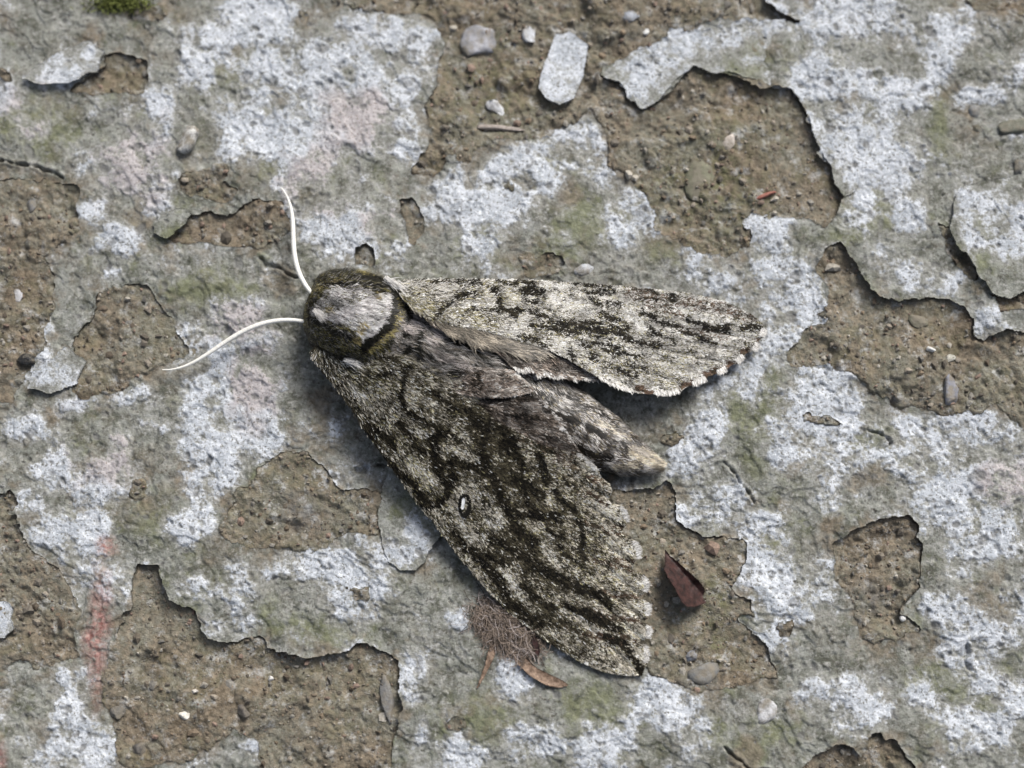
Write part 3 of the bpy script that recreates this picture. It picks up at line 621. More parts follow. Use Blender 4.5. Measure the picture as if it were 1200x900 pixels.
DK_LO = [([(473,430),(470,445),(467,460),(470,473),(487,488),(503,495),(518,503),(530,508)],5,1),([(463,492),(477,507),(488,522),(497,530)],4,.9),([(425,495),(438,502),(453,513),(460,523)],7,.9),
([(518,503),(503,513),(507,530),(513,550),(522,567)],8,.85),([(527,537),(547,543),(563,553),(580,560)],6,1),([(553,488),(567,503),(563,523),(568,543)],10,.8),([(472,553),(488,575),(500,590)],7,.9),
([(523,540),(530,557),(523,573),(515,588),(500,590)],9,.85),([(553,545),(573,553),(583,570),(587,587),(600,603),(602,618)],9,.9),([(575,632),(593,638),(610,650),(627,663),(643,672)],7,1),([(547,643),(560,653),(577,672),(590,690)],9,1),
([(573,652),(593,663)],6,.8),([(602,600),(618,603),(635,607)],6,.9),([(610,565),(627,577),(635,580)],9,.8),([(600,618),(618,630),(627,637)],12,.55),([(630,535),(637,548),(640,560)],9,.9),
([(600,645),(617,653),(630,663),(650,673),(667,682),(683,687)],7,1),([(622,600),(640,604),(655,607)],8,.9),([(677,610),(683,627),(680,643),(682,653)],5,.7),([(647,575),(663,590),(672,600)],5,.7),([(655,560),(672,572)],4,.6),
([(622,663),(647,673),(667,685),(687,690),(705,698),(713,708)],9,1),([(680,718),(697,723),(710,730),(722,737)],10,1),([(710,745),(727,753),(735,763),(747,777),(753,788)],7,1),([(660,707),(680,717)],6,.9),([(613,687),(630,702),(647,710)],8,.7),
([(602,705),(620,722),(635,730)],8,.8),([(580,677),(597,707),(613,723)],6,.9),([(680,763),(720,780)],2,.5),([(590,520),(605,535),(612,550)],10,.75),([(575,490),(590,505),(600,520)],9,.8),([(545,480),(555,495)],8,.8),([(440,440),(455,436)],6,.5),([(500,455),(520,470),(535,480)],6,.45),
([(410,478),(425,498),(440,520),(470,560)],4,.7),([(600,555),(612,575),(618,590)],7,.7),([(560,575),(568,590)],3,.4),([(620,510),(632,522),(645,530)],5,.6),([(655,640),(668,655)],5,.6),([(640,620),(660,630)],5,.6),([(530,625),(545,640)],5,.6)]
LT_LO = [([(407,447),(430,472)],9,.8),([(480,502),(505,510)],8,.8),([(480,540),(503,560)],11,.9),([(530,527),(558,540)],9,.8),([(540,505),(548,520)],9,.6),([(545,575),(570,590),(580,610)],22,.65),([(530,590),(545,625)],10,.8),([(550,625),(568,632)],8,.8),([(632,636),(640,648),(655,664)],8,1),([(663,715),(685,728),(706,745)],9,.9),
([(590,668),(605,690),(612,700)],9,.8),([(640,735),(690,770),(735,780)],12,.5),([(738,770),(757,765)],10,.8),([(745,740),(760,740)],12,.7),([(735,712),(760,714)],12,.7),([(725,680),(757,686)],14,.7),([(715,640),(748,648)],14,.7),([(700,590),(733,605)],14,.6),([(685,545),(698,550)],7,.9),([(640,580),(650,592)],6,.6),([(615,612),(650,625)],8,.5),([(465,455),(500,470)],9,.5),([(600,515),(615,522)],5,.7),([(640,755),(700,784),(745,790)],3,.9),([(480,577),(540,657),(600,722),(640,751)],2.5,.6),([(430,508),(470,562)],2.5,.5)]
OL_LO = [([(603,615),(625,632)],22,.8),([(420,435),(455,450)],26,.7),([(455,490),(500,560)],16,.5),([(560,500),(600,560)],30,.5),([(640,560),(690,640)],50,.4),([(480,560),(520,590)],16,.6),([(690,660),(740,700)],40,.35)]
BR_LO = [([(700,742),(743,750)],3.5,.95),([(700,722),(743,727)],3.5,.95),([(695,694),(741,700)],3.5,.95),([(690,655),(736,667)],3.5,.9),([(680,612),(726,627)],3.5,.9),([(670,572),(711,589)],3.5,.9),([(660,732),(680,740),(700,745),(727,753)],4,.8),([(717,615),(738,622)],5,.8),([(717,655),(748,660)],4,.8),([(700,693),(752,700)],4,.8),([(715,722),(754,727)],4,.8),([(672,710),(700,718)],6,.6),([(650,532),(672,545)],12,.6),([(690,560),(705,562)],8,.7),([(590,500),(640,525),(670,535)],10,.5)]
DK_UP = [([(553,343),(535,348),(522,355),(515,363),(507,372)],5,1),([(577,342),(578,343)],10,.9),([(613,342),(624,340),(635,341)],10,1),([(612,352),(627,354)],5,.9),([(583,353),(585,363),(602,368)],7,.9),([(603,373),(605,363),(617,362),(628,368),(642,375)],4,1),([(553,363),(583,365)],3,.8),
([(622,382),(643,385),(660,382)],8,.9),([(607,393),(627,400),(640,407)],5,.7),([(505,330),(540,331),(560,332)],4,.7),([(580,330),(627,331)],4,.7),([(642,375),(670,378),(703,377)],5,1),([(642,383),(667,388),(692,387),(717,385),(733,387)],11,.72),([(720,390),(742,400),(773,405)],6,.9),([(680,402),(700,403),(723,407)],6,.85),
([(693,416),(694,420)],12,.8),([(707,410),(730,413),(747,418)],5,.85),([(667,408),(673,420)],6,.7),([(672,332),(700,335),(717,338)],4,.8),([(688,342),(717,343)],6,.9),([(692,350),(703,357)],6,.8),([(713,354),(727,357)],4,.8),([(745,350),(770,353)],3.5,.8),([(758,342),(772,347)],5,.7),([(703,367),(713,372),(728,375)],7,.7),
([(753,367),(775,377),(797,385)],6,.85),([(757,383),(770,390)],6,.7),([(787,347),(788,350)],9,.6),([(717,430),(733,437),(745,440)],7,.6),([(735,425),(755,433)],5,.5),([(803,373),(820,380),(837,387),(853,390)],4,1),([(838,386),(852,384)],8,.95),([(787,380),(807,390),(820,395),(835,402)],5,1),([(867,386),(877,383),(897,387)],5,1),([(757,388),(765,394)],5,.6),([(785,395),(790,402)],5,.5),([(650,340),(660,350)],3,.5),([(700,395),(715,398)],5,.6),([(540,340),(545,352)],5,.5)]
LT_UP = [([(650,350),(690,362)],16,.6),([(600,350),(560,355)],8,.5),([(610,375),(600,390)],9,.9),([(650,400),(665,410)],9,.9),([(520,340),(540,335)],8,.4),([(735,365),(752,385)],10,.8),([(720,395),(705,398)],4,.6),([(780,430),(810,435)],16,.5),([(810,372),(850,378)],7,.8),([(640,335),(660,336)],8,.7),([(752,447),(770,459)],8,.8),([(540,357),(570,358)],5,.8),([(700,345),(720,350)],5,.3),([(690,430),(720,445)],5,.7)]
OL_UP = [([(480,350),(510,365)],22,.8),([(535,368),(575,378)],16,.7),([(640,385),(735,388)],14,.5),([(540,342),(600,348)],10,.5),([(700,372),(730,378)],8,.5),([(690,420),(780,440)],26,.35),([(760,440),(800,420)],26,.3)]
BR_UP = [([(888,399),(890,401)],6,1),([(870,413),(875,411)],7,1),([(853,428),(858,426)],8,1),([(828,441),(845,435)],8,1),([(798,453),(810,450)],7,1),([(745,455),(760,460)],7,1),([(740,345),(790,352),(850,362),(880,372)],12,.5),([(800,385),(850,395)],8,.35),([(760,358),(800,370)],8,.4)]
def wing_cols(x, y, r, dk, lt, ol, br, bright, p0, seed, dmax=.97, pf=lambda x, y: 0, tint=(0.71, 0.655, 0.545)):
    xw = x + 3.4 * fbm(x, y, 9, 4, seed, .7); yw = y + 3.4 * fbm(x, y, 10, 4, seed + 10, .65)
    D = strokes([(a, w * 0.95, b) for a, w, b in dk], xw, yw, 2.5); Lt = strokes(lt, xw, yw, 2.5); O = strokes(ol, xw, yw, 5); B = strokes(br, xw, yw, 2)
    p = p0 + 0.32 * fbm(x, y, 14, 4, seed + 20, .7) + D * 0.9 - Lt * 0.50 * (1 - D)
    p = p + pf(x, y)
    p = np.clip(p, .06, dmax)
    r1, r2, r3 = r.random(len(x)), r.random(len(x)), r.random(len(x))
    dark = r1 < p
    lightc = np.array(tint) * bright * (0.36 + 0.76 * r2)[:, None]
    lightc = np.where((Lt > 0.5)[:, None], lightc * [1.15, 1.16, 1.18], lightc)
    olive = np.array([0.30, 0.272, 0.15]) * bright * (0.5 + .8 * r2)[:, None]
    lightc = np.where((r3 < 0.10 + 0.42 * O)[:, None], olive, lightc)
    brown = np.array([0.13, 0.085, 0.06]) * (0.5 + .9 * r2)[:, None]
    lightc = np.where((r3 < B)[:, None], brown, lightc)
    darkc = np.array([0.020, 0.017, 0.011]) * (0.3 + 3.0 * r2 ** 3)[:, None]
    mid = np.array([0.085, 0.074, 0.048]) * (0.6 + .8 * r2)[:, None]
    darkc = np.where(((D < .35) & (r3 < .62))[:, None], mid, darkc)
    return np.where(dark[:, None], darkc, lightc)
def scatter_poly(poly, n, r, grow=0.0):
    p = np.array(poly, float); lo, hi = p.min(0) - grow, p.max(0) + grow; out = []
    tot = 0
    while tot < n:
        c = r.uniform(lo, hi, (n, 2)); c = c[sdf(poly, c[:, 0], c[:, 1]) > -grow]; out.append(c); tot += len(c)
    return np.concatenate(out)[:n]
def surf_frame(hf, x, y, dx, dy):
    e = 1.5
    hx = (hf(x + e, y) - hf(x - e, y)) / (2 * e); hy = (hf(x, y + e) - hf(x, y - e)) / (2 * e)
    Nn = np.stack([-hx, -hy, np.ones_like(hx)], -1); Nn /= np.linalg.norm(Nn, axis=-1, keepdims=True)
    T = np.stack([dx, dy, hx * dx + hy * dy], -1); T /= np.linalg.norm(T, axis=-1, keepdims=True)
    return Nn, T
def wing(name, poly, hf, n, colf, dirf, lenf, seed, wid=1.0, jit=.3, cdir=(.75, .66)):
    r = np.random.default_rng(seed)
    w = plate(name, poly, hf, 2.4, 1.6, MEMB)
    reparent(w, moth)
    c = scatter_poly(poly, n, r, 0.4); x, y = c[:, 0], c[:, 1]
    dx, dy = dirf(x, y); a = r.normal(0, jit, n); dx, dy = dx * np.cos(a) - dy * np.sin(a), dx * np.sin(a) + dy * np.cos(a)
    Nn, T = surf_frame(hf, x, y, dx, dy)
    L = lenf(x, y) * r.uniform(.7, 1.3, n)
    col = colf(x + dx * L * .5, y + dy * L * .5, r)
    # keep scales from sticking far past the margin
    d = sdf(poly, x + dx * L, y + dy * L); L = np.where(d < -.4, np.clip(L + d + .4, 1.2, None), L)
    P = np.stack([x, y, hf(x, y) + 0.25 + r.uniform(0, .9, n)], -1)
    if len(x) < 20000: col = col * clump(x, y, .95, .3, seed + 9, 5, 30, .3, 1.35)
    col = col * clump(x, y, *cdir, seed + 7, 3.5, 11, .55, 1.2)
    tc = col * r.uniform(.85, 1.35, n)[:, None]
    o = strips('wing_scales', P, T, Nn, L, wid * r.uniform(.6, 1.35, n), col, 1, HAIR, w, lift=r.uniform(.02, .32, n), bend=.0, tipcol=tc, taper=.6)
    tag(o, kind='stuff')
    return w
def dir_from(root, base, k=1.0):
    def f(x, y):
        vx, vy = x - root[0], y - root[1]; l = np.hypot(vx, vy) + 1e-6
        dx, dy = vx / l * k + base[0], vy / l * k + base[1]; l = np.hypot(dx, dy); return dx / l, dy / l
    return f
w_lo = wing('forewing', LO, hv_lo, 165000, lambda x, y, r: wing_cols(x, y, r, DK_LO, LT_LO, OL_LO, BR_LO, 1.25, 0.59, 801, .97, lambda x, y: .22 * np.exp(-((x - y * .25 - 450) / 55) ** 2) - .16 * sstep(640, 715, x) + .06),
     dir_from((380, 400), (.55, .1)), lambda x, y: 4.6 + 5.4 * sstep(300, 60, np.hypot(x - 430, y - 420)), 81)
w_lo['label'] = 'dark mottled forewing pointing down with scalloped edge'
w_up = wing('forewing', UP, hv_up, 95000, lambda x, y, r: wing_cols(x, y, r, DK_UP, LT_UP, OL_UP, BR_UP, 1.12, 0.27, 841, .95, lambda x, y: .14 * np.sin((y - 330 - (x - 500) * .17) * .9 + 2.5 * fbm(x, y, 60, 2, 899)) * sstep(560, 640, x), (.68, .66, .615)),
     dir_from((440, 330), (.5, .08)), lambda x, y: 3.8 + 6.5 * sstep(200, 40, np.hypot(x - 480, y - 350)), 82, 1.05, .5, (.97, .2))
w_up['label'] = 'pale mottled forewing pointing right with scalloped edge'
def brown_cols(seed, mul=1.0, dk=()):
    def f(x, y, r):
        n = len(x); r1, r2 = r.random(n), r.random(n); t = fbm(x, y, 14, 4, seed)
        D = strokes(list(dk), x, y)
        c = np.array([0.19, 0.155, 0.13]) * mul * (0.4 + 1.1 * r2)[:, None]
        c = np.where((r1 < 0.34 + .3 * t)[:, None], np.array([0.58, 0.53, 0.48]) * mul * (0.5 + .6 * r2)[:, None], c)
        return np.where((r1 < D + .15 * (t < 0))[:, None] & (r2 < .85)[:, None], np.array([0.03, .024, .018]), c)
    return f
wing('hindwing', HU, hv_hu, 9000, brown_cols(861, 1.1, [([(600,410),(650,425)],8,.5),([(575,395),(600,404)],6,.6)]), dir_from((480, 350), (.5, .2)), lambda x, y: 8 + 0 * x, 83)
wing('hindwing', HL, hv_hl, 11000, brown_cols(871, .75, [([(545,466),(570,480)],8,.7),([(600,486),(650,492)],6,.6),([(610,500),(640,512)],5,.5),([(570,468),(625,467)],4,.8)]), dir_from((500, 440), (.8, .15)), lambda x, y: 9 + 0 * x, 84)
wing('hindwing', FL, hv_fl, 8000, brown_cols(881, 1.25, [([(557,436),(556,455)],10,.9),([(500,440),(550,458)],6,.4)]), dir_from((440, 430), (1.2, .05)), lambda x, y: 10 + 0 * x, 85).name = 'hindwing_fold'

# pale fringe along the margins
def fringe(pts, hf, parent, n, colr, ln, seed, out):
    r = np.random.default_rng(seed); p = np.array(pts, float); s = np.r_[0, np.cumsum(np.hypot(*np.diff(p, axis=0).T))]
    u = r.uniform(0, s[-1], n); x = np.interp(u, s, p[:, 0]) + r.normal(0, .8, n); y = np.interp(u, s, p[:, 1]) + r.normal(0, .8, n)
    dx, dy = out; a = r.normal(0, .25, n); dx, dy = dx * np.cos(a) - dy * np.sin(a), dx * np.sin(a) + dy * np.cos(a)
    Nn, T = surf_frame(hf, x, y, dx, dy); P = np.stack([x - dx * ln * .5, y - dy * ln * .5, hf(x, y) + 2.2], -1)
    col = np.array(colr) * (r.uniform(.3, 1.15, n))[:, None]
    o = strips('fringe', P, T, Nn, ln * r.uniform(.6, 1.2, n), r.uniform(.8, 1.5, n), col, 2, HAIR, parent, lift=.08)
    tag(o, kind='stuff')
white = (0.82, 0.80, 0.77)
for k, (a, o) in enumerate([([(757,776),(759,768),(757,758)],(1,.1)),([(759,748),(762,740),(760,734)],(1,.1)),([(759,721),(761,713),(759,707)],(1,.1)),([(757,693),(758,684),(755,676)],(1,.05)),([(749,654),(749,644),(744,635)],(1,-.05)),([(735,611),(733,600),(728,594)],(1,.2)),([(700,551),(690,542),(678,532)],(.9,.3))]):
    fringe(a, hv_lo, w_lo, 120, white, 6, 900 + k, o)
for k, (a, o) in enumerate([([(896,386),(893,394)],(.9,.4)),([(889,403),(884,410)],(.8,.6)),([(871,418),(864,424)],(.7,.7)),([(851,432),(842,437)],(.6,.8)),([(826,445),(812,450)],(.5,.8)),([(798,458),(785,461),(768,461)],(.5,.8)),([(740,459),(715,450),(702,443)],(.5,.6))]):
    fringe(a, hv_up, w_up, 120, white, 6, 920 + k, o)
hus = [c for c in moth.children if c.name.startswith('hindwing')]
fringe([(700,445),(680,443),(672,445)], hv_hu, hus[0], 120, white, 6, 940, (.6, .6)); fringe([(660,441),(650,442),(640,438),(630,441)], hv_hu, hus[0], 150, white, 6, 941, (.5, .7)); fringe([(622,433),(612,435),(604,432)], hv_hu, hus[0], 110, white, 6, 942, (.5, .7))
fringe([(602,437),(611,447),(623,456)], hv_fl, hus[2], 170, white, 6, 943, (.8, .3))
fringe([(645,482),(650,490),(656,499),(664,510),(672,522)], hv_hl, hus[1], 220, white, 7, 944, (.8, .4)); fringe([(635,470),(641,477)], hv_hl, hus[1], 50, white, 4, 945, (.8, .4))
# white mark of the dark wing
DSC = [(541.5,584),(544.5,583),(545,588),(544,595),(542,598),(540,595),(541,590)]
spot = plate('wing_spot', DSC, lambda x, y: hv_lo(x, y) + 5.2, 1.0, 3.0, make_plain('spot_white', (0.74, 0.74, 0.74), (0.85, 0.85, 0.84), 5, .7, .5))
reparent(spot, moth); spot.parent = w_lo; spot.matrix_parent_inverse = parent_world(w_lo).inverted()
r = np.random.default_rng(950); a = r.uniform(0, 6.28, 420); rr = r.uniform(.95, 1.3, 420)
x = 543 + 4.6 * rr * np.cos(a); y = 591 + 10 * rr * np.sin(a); Nn, T = surf_frame(hv_lo, x, y, np.cos(a) * .4 + .6, np.sin(a) * .3 + .5)
tag(strips('spot_ring', np.stack([x, y, hv_lo(x, y) + 3.0], -1), T, Nn, 4.5, 1.6, np.tile(np.array([[.012, .011, .009]]), (420, 1)), 2, HAIR, w_lo, lift=.1), kind='stuff')

# ---- fur
DISC = [(369,356),(384,341),(400,338),(423,339),(436,343),(451,347),(455,355),(455,364),(448,377),(438,387),(425,399),(417,388),(404,382),(388,373),(375,372),(367,366)]
def thorax_cols(x, y, r):
    n = len(x); r1, r2, r3 = r.random(n), r.random(n), r.random(n)
    xw = x + 2.0 * fbm(x, y, 8, 3, 961); yw = y + 2.0 * fbm(x, y, 8, 3, 971)
    t = fbm(x, y, 12, 4, 981)
    dark = np.array([.020, .018, .011]) * (.5 + 1.2 * r2)[:, None]; olive = np.array([.27, .24, .09]) * (.5 + .7 * r2)[:, None]
    grey = np.array([.46, .45, .445]) * (.45 + .75 * r2)[:, None]; lightc = np.array([.70, .67, .64]) * (.7 + .35 * r2)[:, None]
    mauve = np.array([.26, .225, .19]) * (.5 + .9 * r2)[:, None]
    c = np.where((r1 < .40)[:, None], mauve, np.where((r1 < .74)[:, None], lightc * .75, dark))     # hind thorax
    d = sdf(DISC, xw, yw)
    front = x + 0.25 * (y - 370) < 468
    band = np.where((r1 < .60)[:, None], dark, np.where((r1 < .86)[:, None], olive * .8, lightc * .6))
    c = np.where(front[:, None], band, c)
    inn = d > 0
    c = np.where(inn[:, None], np.where((r1 < .80 + .2 * t)[:, None], grey * np.where(x + y * .6 > 625, 1.75, 1.15)[:, None], np.where((r1 < .9)[:, None], olive * .7, dark * 2)), c)
    lt = strokes([([(393,372),(408,367),(425,361),(436,356)],15,.9),([(392,345),(415,347)],5,.5),([(440,365),(432,378)],5,.6),([(368,364),(380,374)],7,.9),([(456,348),(457,364),(449,379),(438,391),(426,402)],7,.95),([(405,340),(430,343)],6,.4),([(386,337),(420,335)],3,.7)], xw, yw)
    c = np.where((r3 < lt)[:, None], lightc * np.array([1.15, 1.15, 1.2]), c)
    ye = strokes([([(443,346),(444,350)],6,.6),([(427,382),(424,388)],7,.7),([(387,360),(388,364)],6,.4),([(415,397),(420,400)],6,.5),([(372,340),(400,328)],4,.3)], xw, yw)
    c = np.where((r3 < ye)[:, None], np.array([.42, .34, .16]) * (.6 + .6 * r2)[:, None], c)
    bl = strokes([([(425,322),(445,326),(457,333),(464,345),(465,363),(458,383),(442,397),(427,408)],13,1.0),([(380,335),(420,333),(453,338)],4.5,.95),([(362,402),(375,412),(393,418),(415,420)],9,.98),([(361,372),(375,378),(390,386),(410,396)],8,.9),([(474,360),(480,372),(476,392)],8,.85),([(500,372),(496,385),(490,402),(492,418)],6,.9),([(520,438),(562,430)],6,.7),([(478,408),(520,424),(545,432)],4,.6),([(508,392),(540,404),(575,425)],5,.6),([(468,430),(470,418),(480,412)],7,.9),([(372,395),(395,405)],10,.5)], xw, yw)
    c = np.where((r1 < bl)[:, None], dark * .7, c)
    yo = strokes([([(469,350),(470,366),(463,386),(448,401),(434,411)],5,.75),([(358,380),(360,352),(372,336)],5,.5),([(420,320),(440,321)],4,.6),([(385,424),(402,430)],8,.5)], xw, yw)
    c = np.where((r3 < yo)[:, None], np.array([.42, .36, .15]) * (.5 + .6 * r2)[:, None], c)
    hp = strokes([([(480,385),(496,376)],16,.7),([(506,398),(522,384)],14,.7),([(510,414),(560,436)],8,.55)], xw, yw)
    return np.where((r3 < hp)[:, None], lightc * np.array([.85, .8, .8]), c)
def fur(name, s0, s1, n, lenf, wd, colf, seed, sway=.22, lift=(.15, .6), spread=1.75):
    r = np.random.default_rng(seed)
    s = r.uniform(s0, s1, n); th = r.uniform(-spread, spread, n)
    P, Nn, T = body_at(s, th); side = np.cross(T, Nn)
    sw = fbm(P[:, 0], P[:, 1], 26, 2, seed)
    T = T + side * (r.normal(0, sway, n) + .5 * sw)[:, None]; T /= np.linalg.norm(T, axis=-1, keepdims=True)
    L = lenf(P[:, 0], P[:, 1]) * r.uniform(.6, 1.25, n)
    Q = P + T * L[:, None] * .6; col = colf(Q[:, 0], Q[:, 1], r) * clump(Q[:, 0], Q[:, 1], .92, .39, seed + 5, a=3.5, b=12, lo=.4)
    o = strips(name, P + Nn * .3, T, Nn, L, wd * r.uniform(.6, 1.3, n), col, 2, FUR, body, lift=r.uniform(*lift, n), bend=.22, tipcol=col * r.uniform(.9, 1.4, n)[:, None], taper=.12)
    return tag(o, kind='stuff')
fur('thorax_fur', 0, al[12], 50000, lambda x, y: 6 + 11 * sstep(455, 500, x), 0.95, thorax_cols, 991)
def abd_cols(x, y, r):
    n = len(x); r1, r2, r3 = r.random(n), r.random(n), r.random(n); t = fbm(x, y, 14, 4, 995)
    u = x * .92 + y * .39 + 3 * t
    c = np.where((r1 < .52 + .3 * t + .22 * np.sin(u * .27))[:, None], np.array([.66, .63, .60]) * (.5 + .6 * r2)[:, None], np.array([.10, .085, .07]) * (.4 + 1.1 * r2)[:, None])
    c = np.where((r3 < .06)[:, None], np.array([.42, .35, .2]) * (.6 + .5 * r2)[:, None], c)
    D = strokes([([(648,484),(663,490),(677,495)],8,1),([(687,501),(708,509)],7,1),([(722,517),(735,524)],6,.9),([(676,523),(700,536),(715,537)],7,.95),([(600,440),(640,452),(673,468),(700,484),(724,498)],4,.8),([(745,530),(755,536)],4,.7),([(620,455),(645,470)],10,.5)], x + 3 * fbm(x, y, 8, 3, 996), y + 3 * fbm(x, y, 8, 3, 997), 1.8) * .97
    c = np.where((r.random(n) < D)[:, None], np.array([.02, .016, .012]), c)
    lt = strokes([([(745,530),(765,540),(778,546)],16,.8),([(700,495),(735,512)],6,.5),([(722,548),(745,545)],8,.7)], x, y)
    return np.where((r3 < lt)[:, None], np.array([.70, .62, .48]) * (.6 + .5 * r2)[:, None], c)
fur('collar_fur', 1, al[9], 11000, lambda x, y: 5.5 + 0 * x, .8, thorax_cols, 993, sway=.5, lift=(.5, 1.1), spread=2.0)
fur('abdomen_fur', al[11], BL - 3, 30000, lambda x, y: 5.5 + 3 * sstep(715, 770, x), 1.1, abd_cols, 992, sway=.16, lift=(.16, .42))
def tuft(pts, hs, n, ln, seed, col=white, wd=1.1, nm='white_tuft', par=None):
    r = np.random.default_rng(seed); (x0, y0), (x1, y1) = pts; L0 = math.hypot(x1 - x0, y1 - y0); dx, dy = (x1 - x0) / L0, (y1 - y0) / L0
    t = r.uniform(0, max(1 - ln / L0, .05), n); o = r.normal(0, 1, n) * 2.6 * (.6 + .7 * t)
    P = np.stack([x0 + (x1 - x0) * t - dy * o, y0 + (y1 - y0) * t + dx * o, hs[0] + (hs[1] - hs[0]) * t + r.uniform(0, 3, n) - .1 * o ** 2], -1)
    a = r.normal(0, .24, n) - .04 * o; T = np.stack([dx * np.cos(a) - dy * np.sin(a), dx * np.sin(a) + dy * np.cos(a), np.full(n, (hs[1] - hs[0]) / L0)], -1); T /= np.linalg.norm(T, axis=-1, keepdims=True)
    ob = strips(nm, P, T, np.tile([[0, 0, 1.]], (n, 1)), ln * r.uniform(.35, 1.3, n), wd * r.uniform(.5, 1.1, n), np.array(col) * r.uniform(.75, 1.1, n)[:, None], 2, FUR, par or body, lift=r.uniform(0, .4, n), bend=.2, taper=.1)
    return ob
def base_fur(poly, hf, n, ln, colf, seed, dirf, parent):
    r = np.random.default_rng(seed); c = scatter_poly(poly, n, r); x, y = c[:, 0], c[:, 1]
    dx, dy = dirf(x, y); a = r.normal(0, .22, n) + .4 * fbm(x, y, 24, 2, seed); dx, dy = dx * np.cos(a) - dy * np.sin(a), dx * np.sin(a) + dy * np.cos(a)
    Nn, T = surf_frame(hf, x, y, dx, dy); L = ln * r.uniform(.6, 1.3, n)
    col = colf(x + dx * L * .5, y + dy * L * .5, r)
    col = col * clump(x, y, .9, .42, seed + 5)
    tag(strips('base_fur', np.stack([x, y, hf(x, y) - .5], -1), T, Nn, L, r.uniform(.5, 1.1, n), col, 2, FUR, parent, lift=r.uniform(.1, .45, n), bend=.22, tipcol=col * r.uniform(.9, 1.4, n)[:, None], taper=.12), kind='stuff')
base_fur([(366,412),(400,408),(440,410),(480,418),(520,436),(560,462),(540,478),(500,474),(450,466),(405,458),(378,432)], lambda x, y: h_lo(x, y) + 1.5, 15000, 8.5,
    lambda x, y, r: np.where((r.random(len(x)) < .8)[:, None], wing_cols(x, y, r, DK_LO, LT_LO, OL_LO, BR_LO, 1.1, .58, 801), thorax_cols(x, y, r)), 1011, dir_from((380, 400), (.8, .1)), w_lo)
base_fur([(472,336),(510,334),(545,350),(540,378),(500,372),(478,358)], lambda x, y: h_up(x, y) + 1, 3500, 12,
    lambda x, y, r: wing_cols(x, y, r, DK_UP, LT_UP, OL_UP, BR_UP, .85, .42, 841), 1012, dir_from((440, 340), (.6, .25)), w_up)
base_fur([(495,366),(545,380),(600,398),(640,412),(610,418),(560,402),(520,388)], lambda x, y: np.maximum(hv_hu(x, y) + 2, h_up(x, y) - 1), 4500, 14,
    lambda x, y, r: np.array([.40, .35, .28]) * (r.random(len(x)) ** 1.3 * 1.3 + .12)[:, None], 1013, dir_from((470, 350), (.6, .35)), hus[0])
tuft([(402,421),(429,430)], (61, 60), 170, 14, 1001)
tuft([(450,325),(479,342)], (56, 60), 170, 14, 1002)
tuft([(367,362),(382,376)], (70, 78), 120, 9, 1003, (.62, .6, .58), nm='collar_tuft')
tuft([(738,529),(772,545)], (27, 14), 260, 11, 1004, (.62, .53, .38), nm='tail_tuft')
tuft([(735,522),(768,540)], (28, 18), 90, 15, 1006, (.55, .5, .44), nm='tail_tuft')
tuft([(730,536),(764,550)], (26, 12), 90, 15, 1007, (.60, .52, .40), nm='tail_tuft')
tuft([(700,520),(740,540)], (36, 26), 120, 16, 1008, (.06, .05, .04), nm='tail_tuft')
tuft([(718,545),(744,551)], (20, 14), 160, 11, 1005, (.5, .43, .36), nm='tail_tuft')

# ---- antennae
AM = make_plain('antenna_white', (0.72, 0.70, 0.64), (0.82, 0.80, 0.75), 4, .55, .4)
def tube(name, pts, rad, mat, parent=None, ns=12, flat=1.0):
    p = np.array(pts, float); s = np.r_[0, np.cumsum(np.linalg.norm(np.diff(p, axis=0), axis=1))]
    u = np.linspace(0, s[-1], 90)
    def cub(k):   # smooth interpolation
        c = np.polyfit(s, p[:, k], min(5, len(p) - 1)); return np.polyval(c, u)
    C = np.stack([cub(0), cub(1), cub(2)], -1); R = np.interp(u, s, rad) * (1 + .04 * np.sin(u * 2.2))
    T = np.gradient(C, axis=0); T /= np.linalg.norm(T, axis=1, keepdims=True)
    B = np.cross(T, [0, 0, 1.]); B /= np.linalg.norm(B, axis=1, keepdims=True); Nn = np.cross(B, T)
    a = np.linspace(0, 2 * math.pi, ns, endpoint=False)
    V = C[:, None] + R[:, None, None] * (B[:, None] * np.cos(a)[None, :, None] + flat * Nn[:, None] * np.sin(a)[None, :, None])
    i = np.arange(90 * ns).reshape(90, ns); j = np.roll(i, -1, 1)
    q = np.stack([i[:-1], j[:-1], j[1:], i[1:]], -1).reshape(-1, 4); V = V.reshape(-1, 3)
    return mesh(name, W(V[:, 0], V[:, 1], V[:, 2]), [q, i[0][None].copy(), i[-1][None].copy()], mat, parent)
reparent(tube('antenna', [(329,219,14),(339,237,17),(343,258,21),(344,285,26),(349,315,32),(358,334,36),(368,346,40)], [.5,1.6,2.4,2.8,2.9,2.7,2.2], AM), moth)
reparent(tube('antenna', [(190,433,9),(212,431,12),(240,416,16),(270,398,20),(297,382,25),(325,376,30),(358,377,36)], [.5,1.4,2.3,2.7,2.8,2.6,2.0], AM), moth)

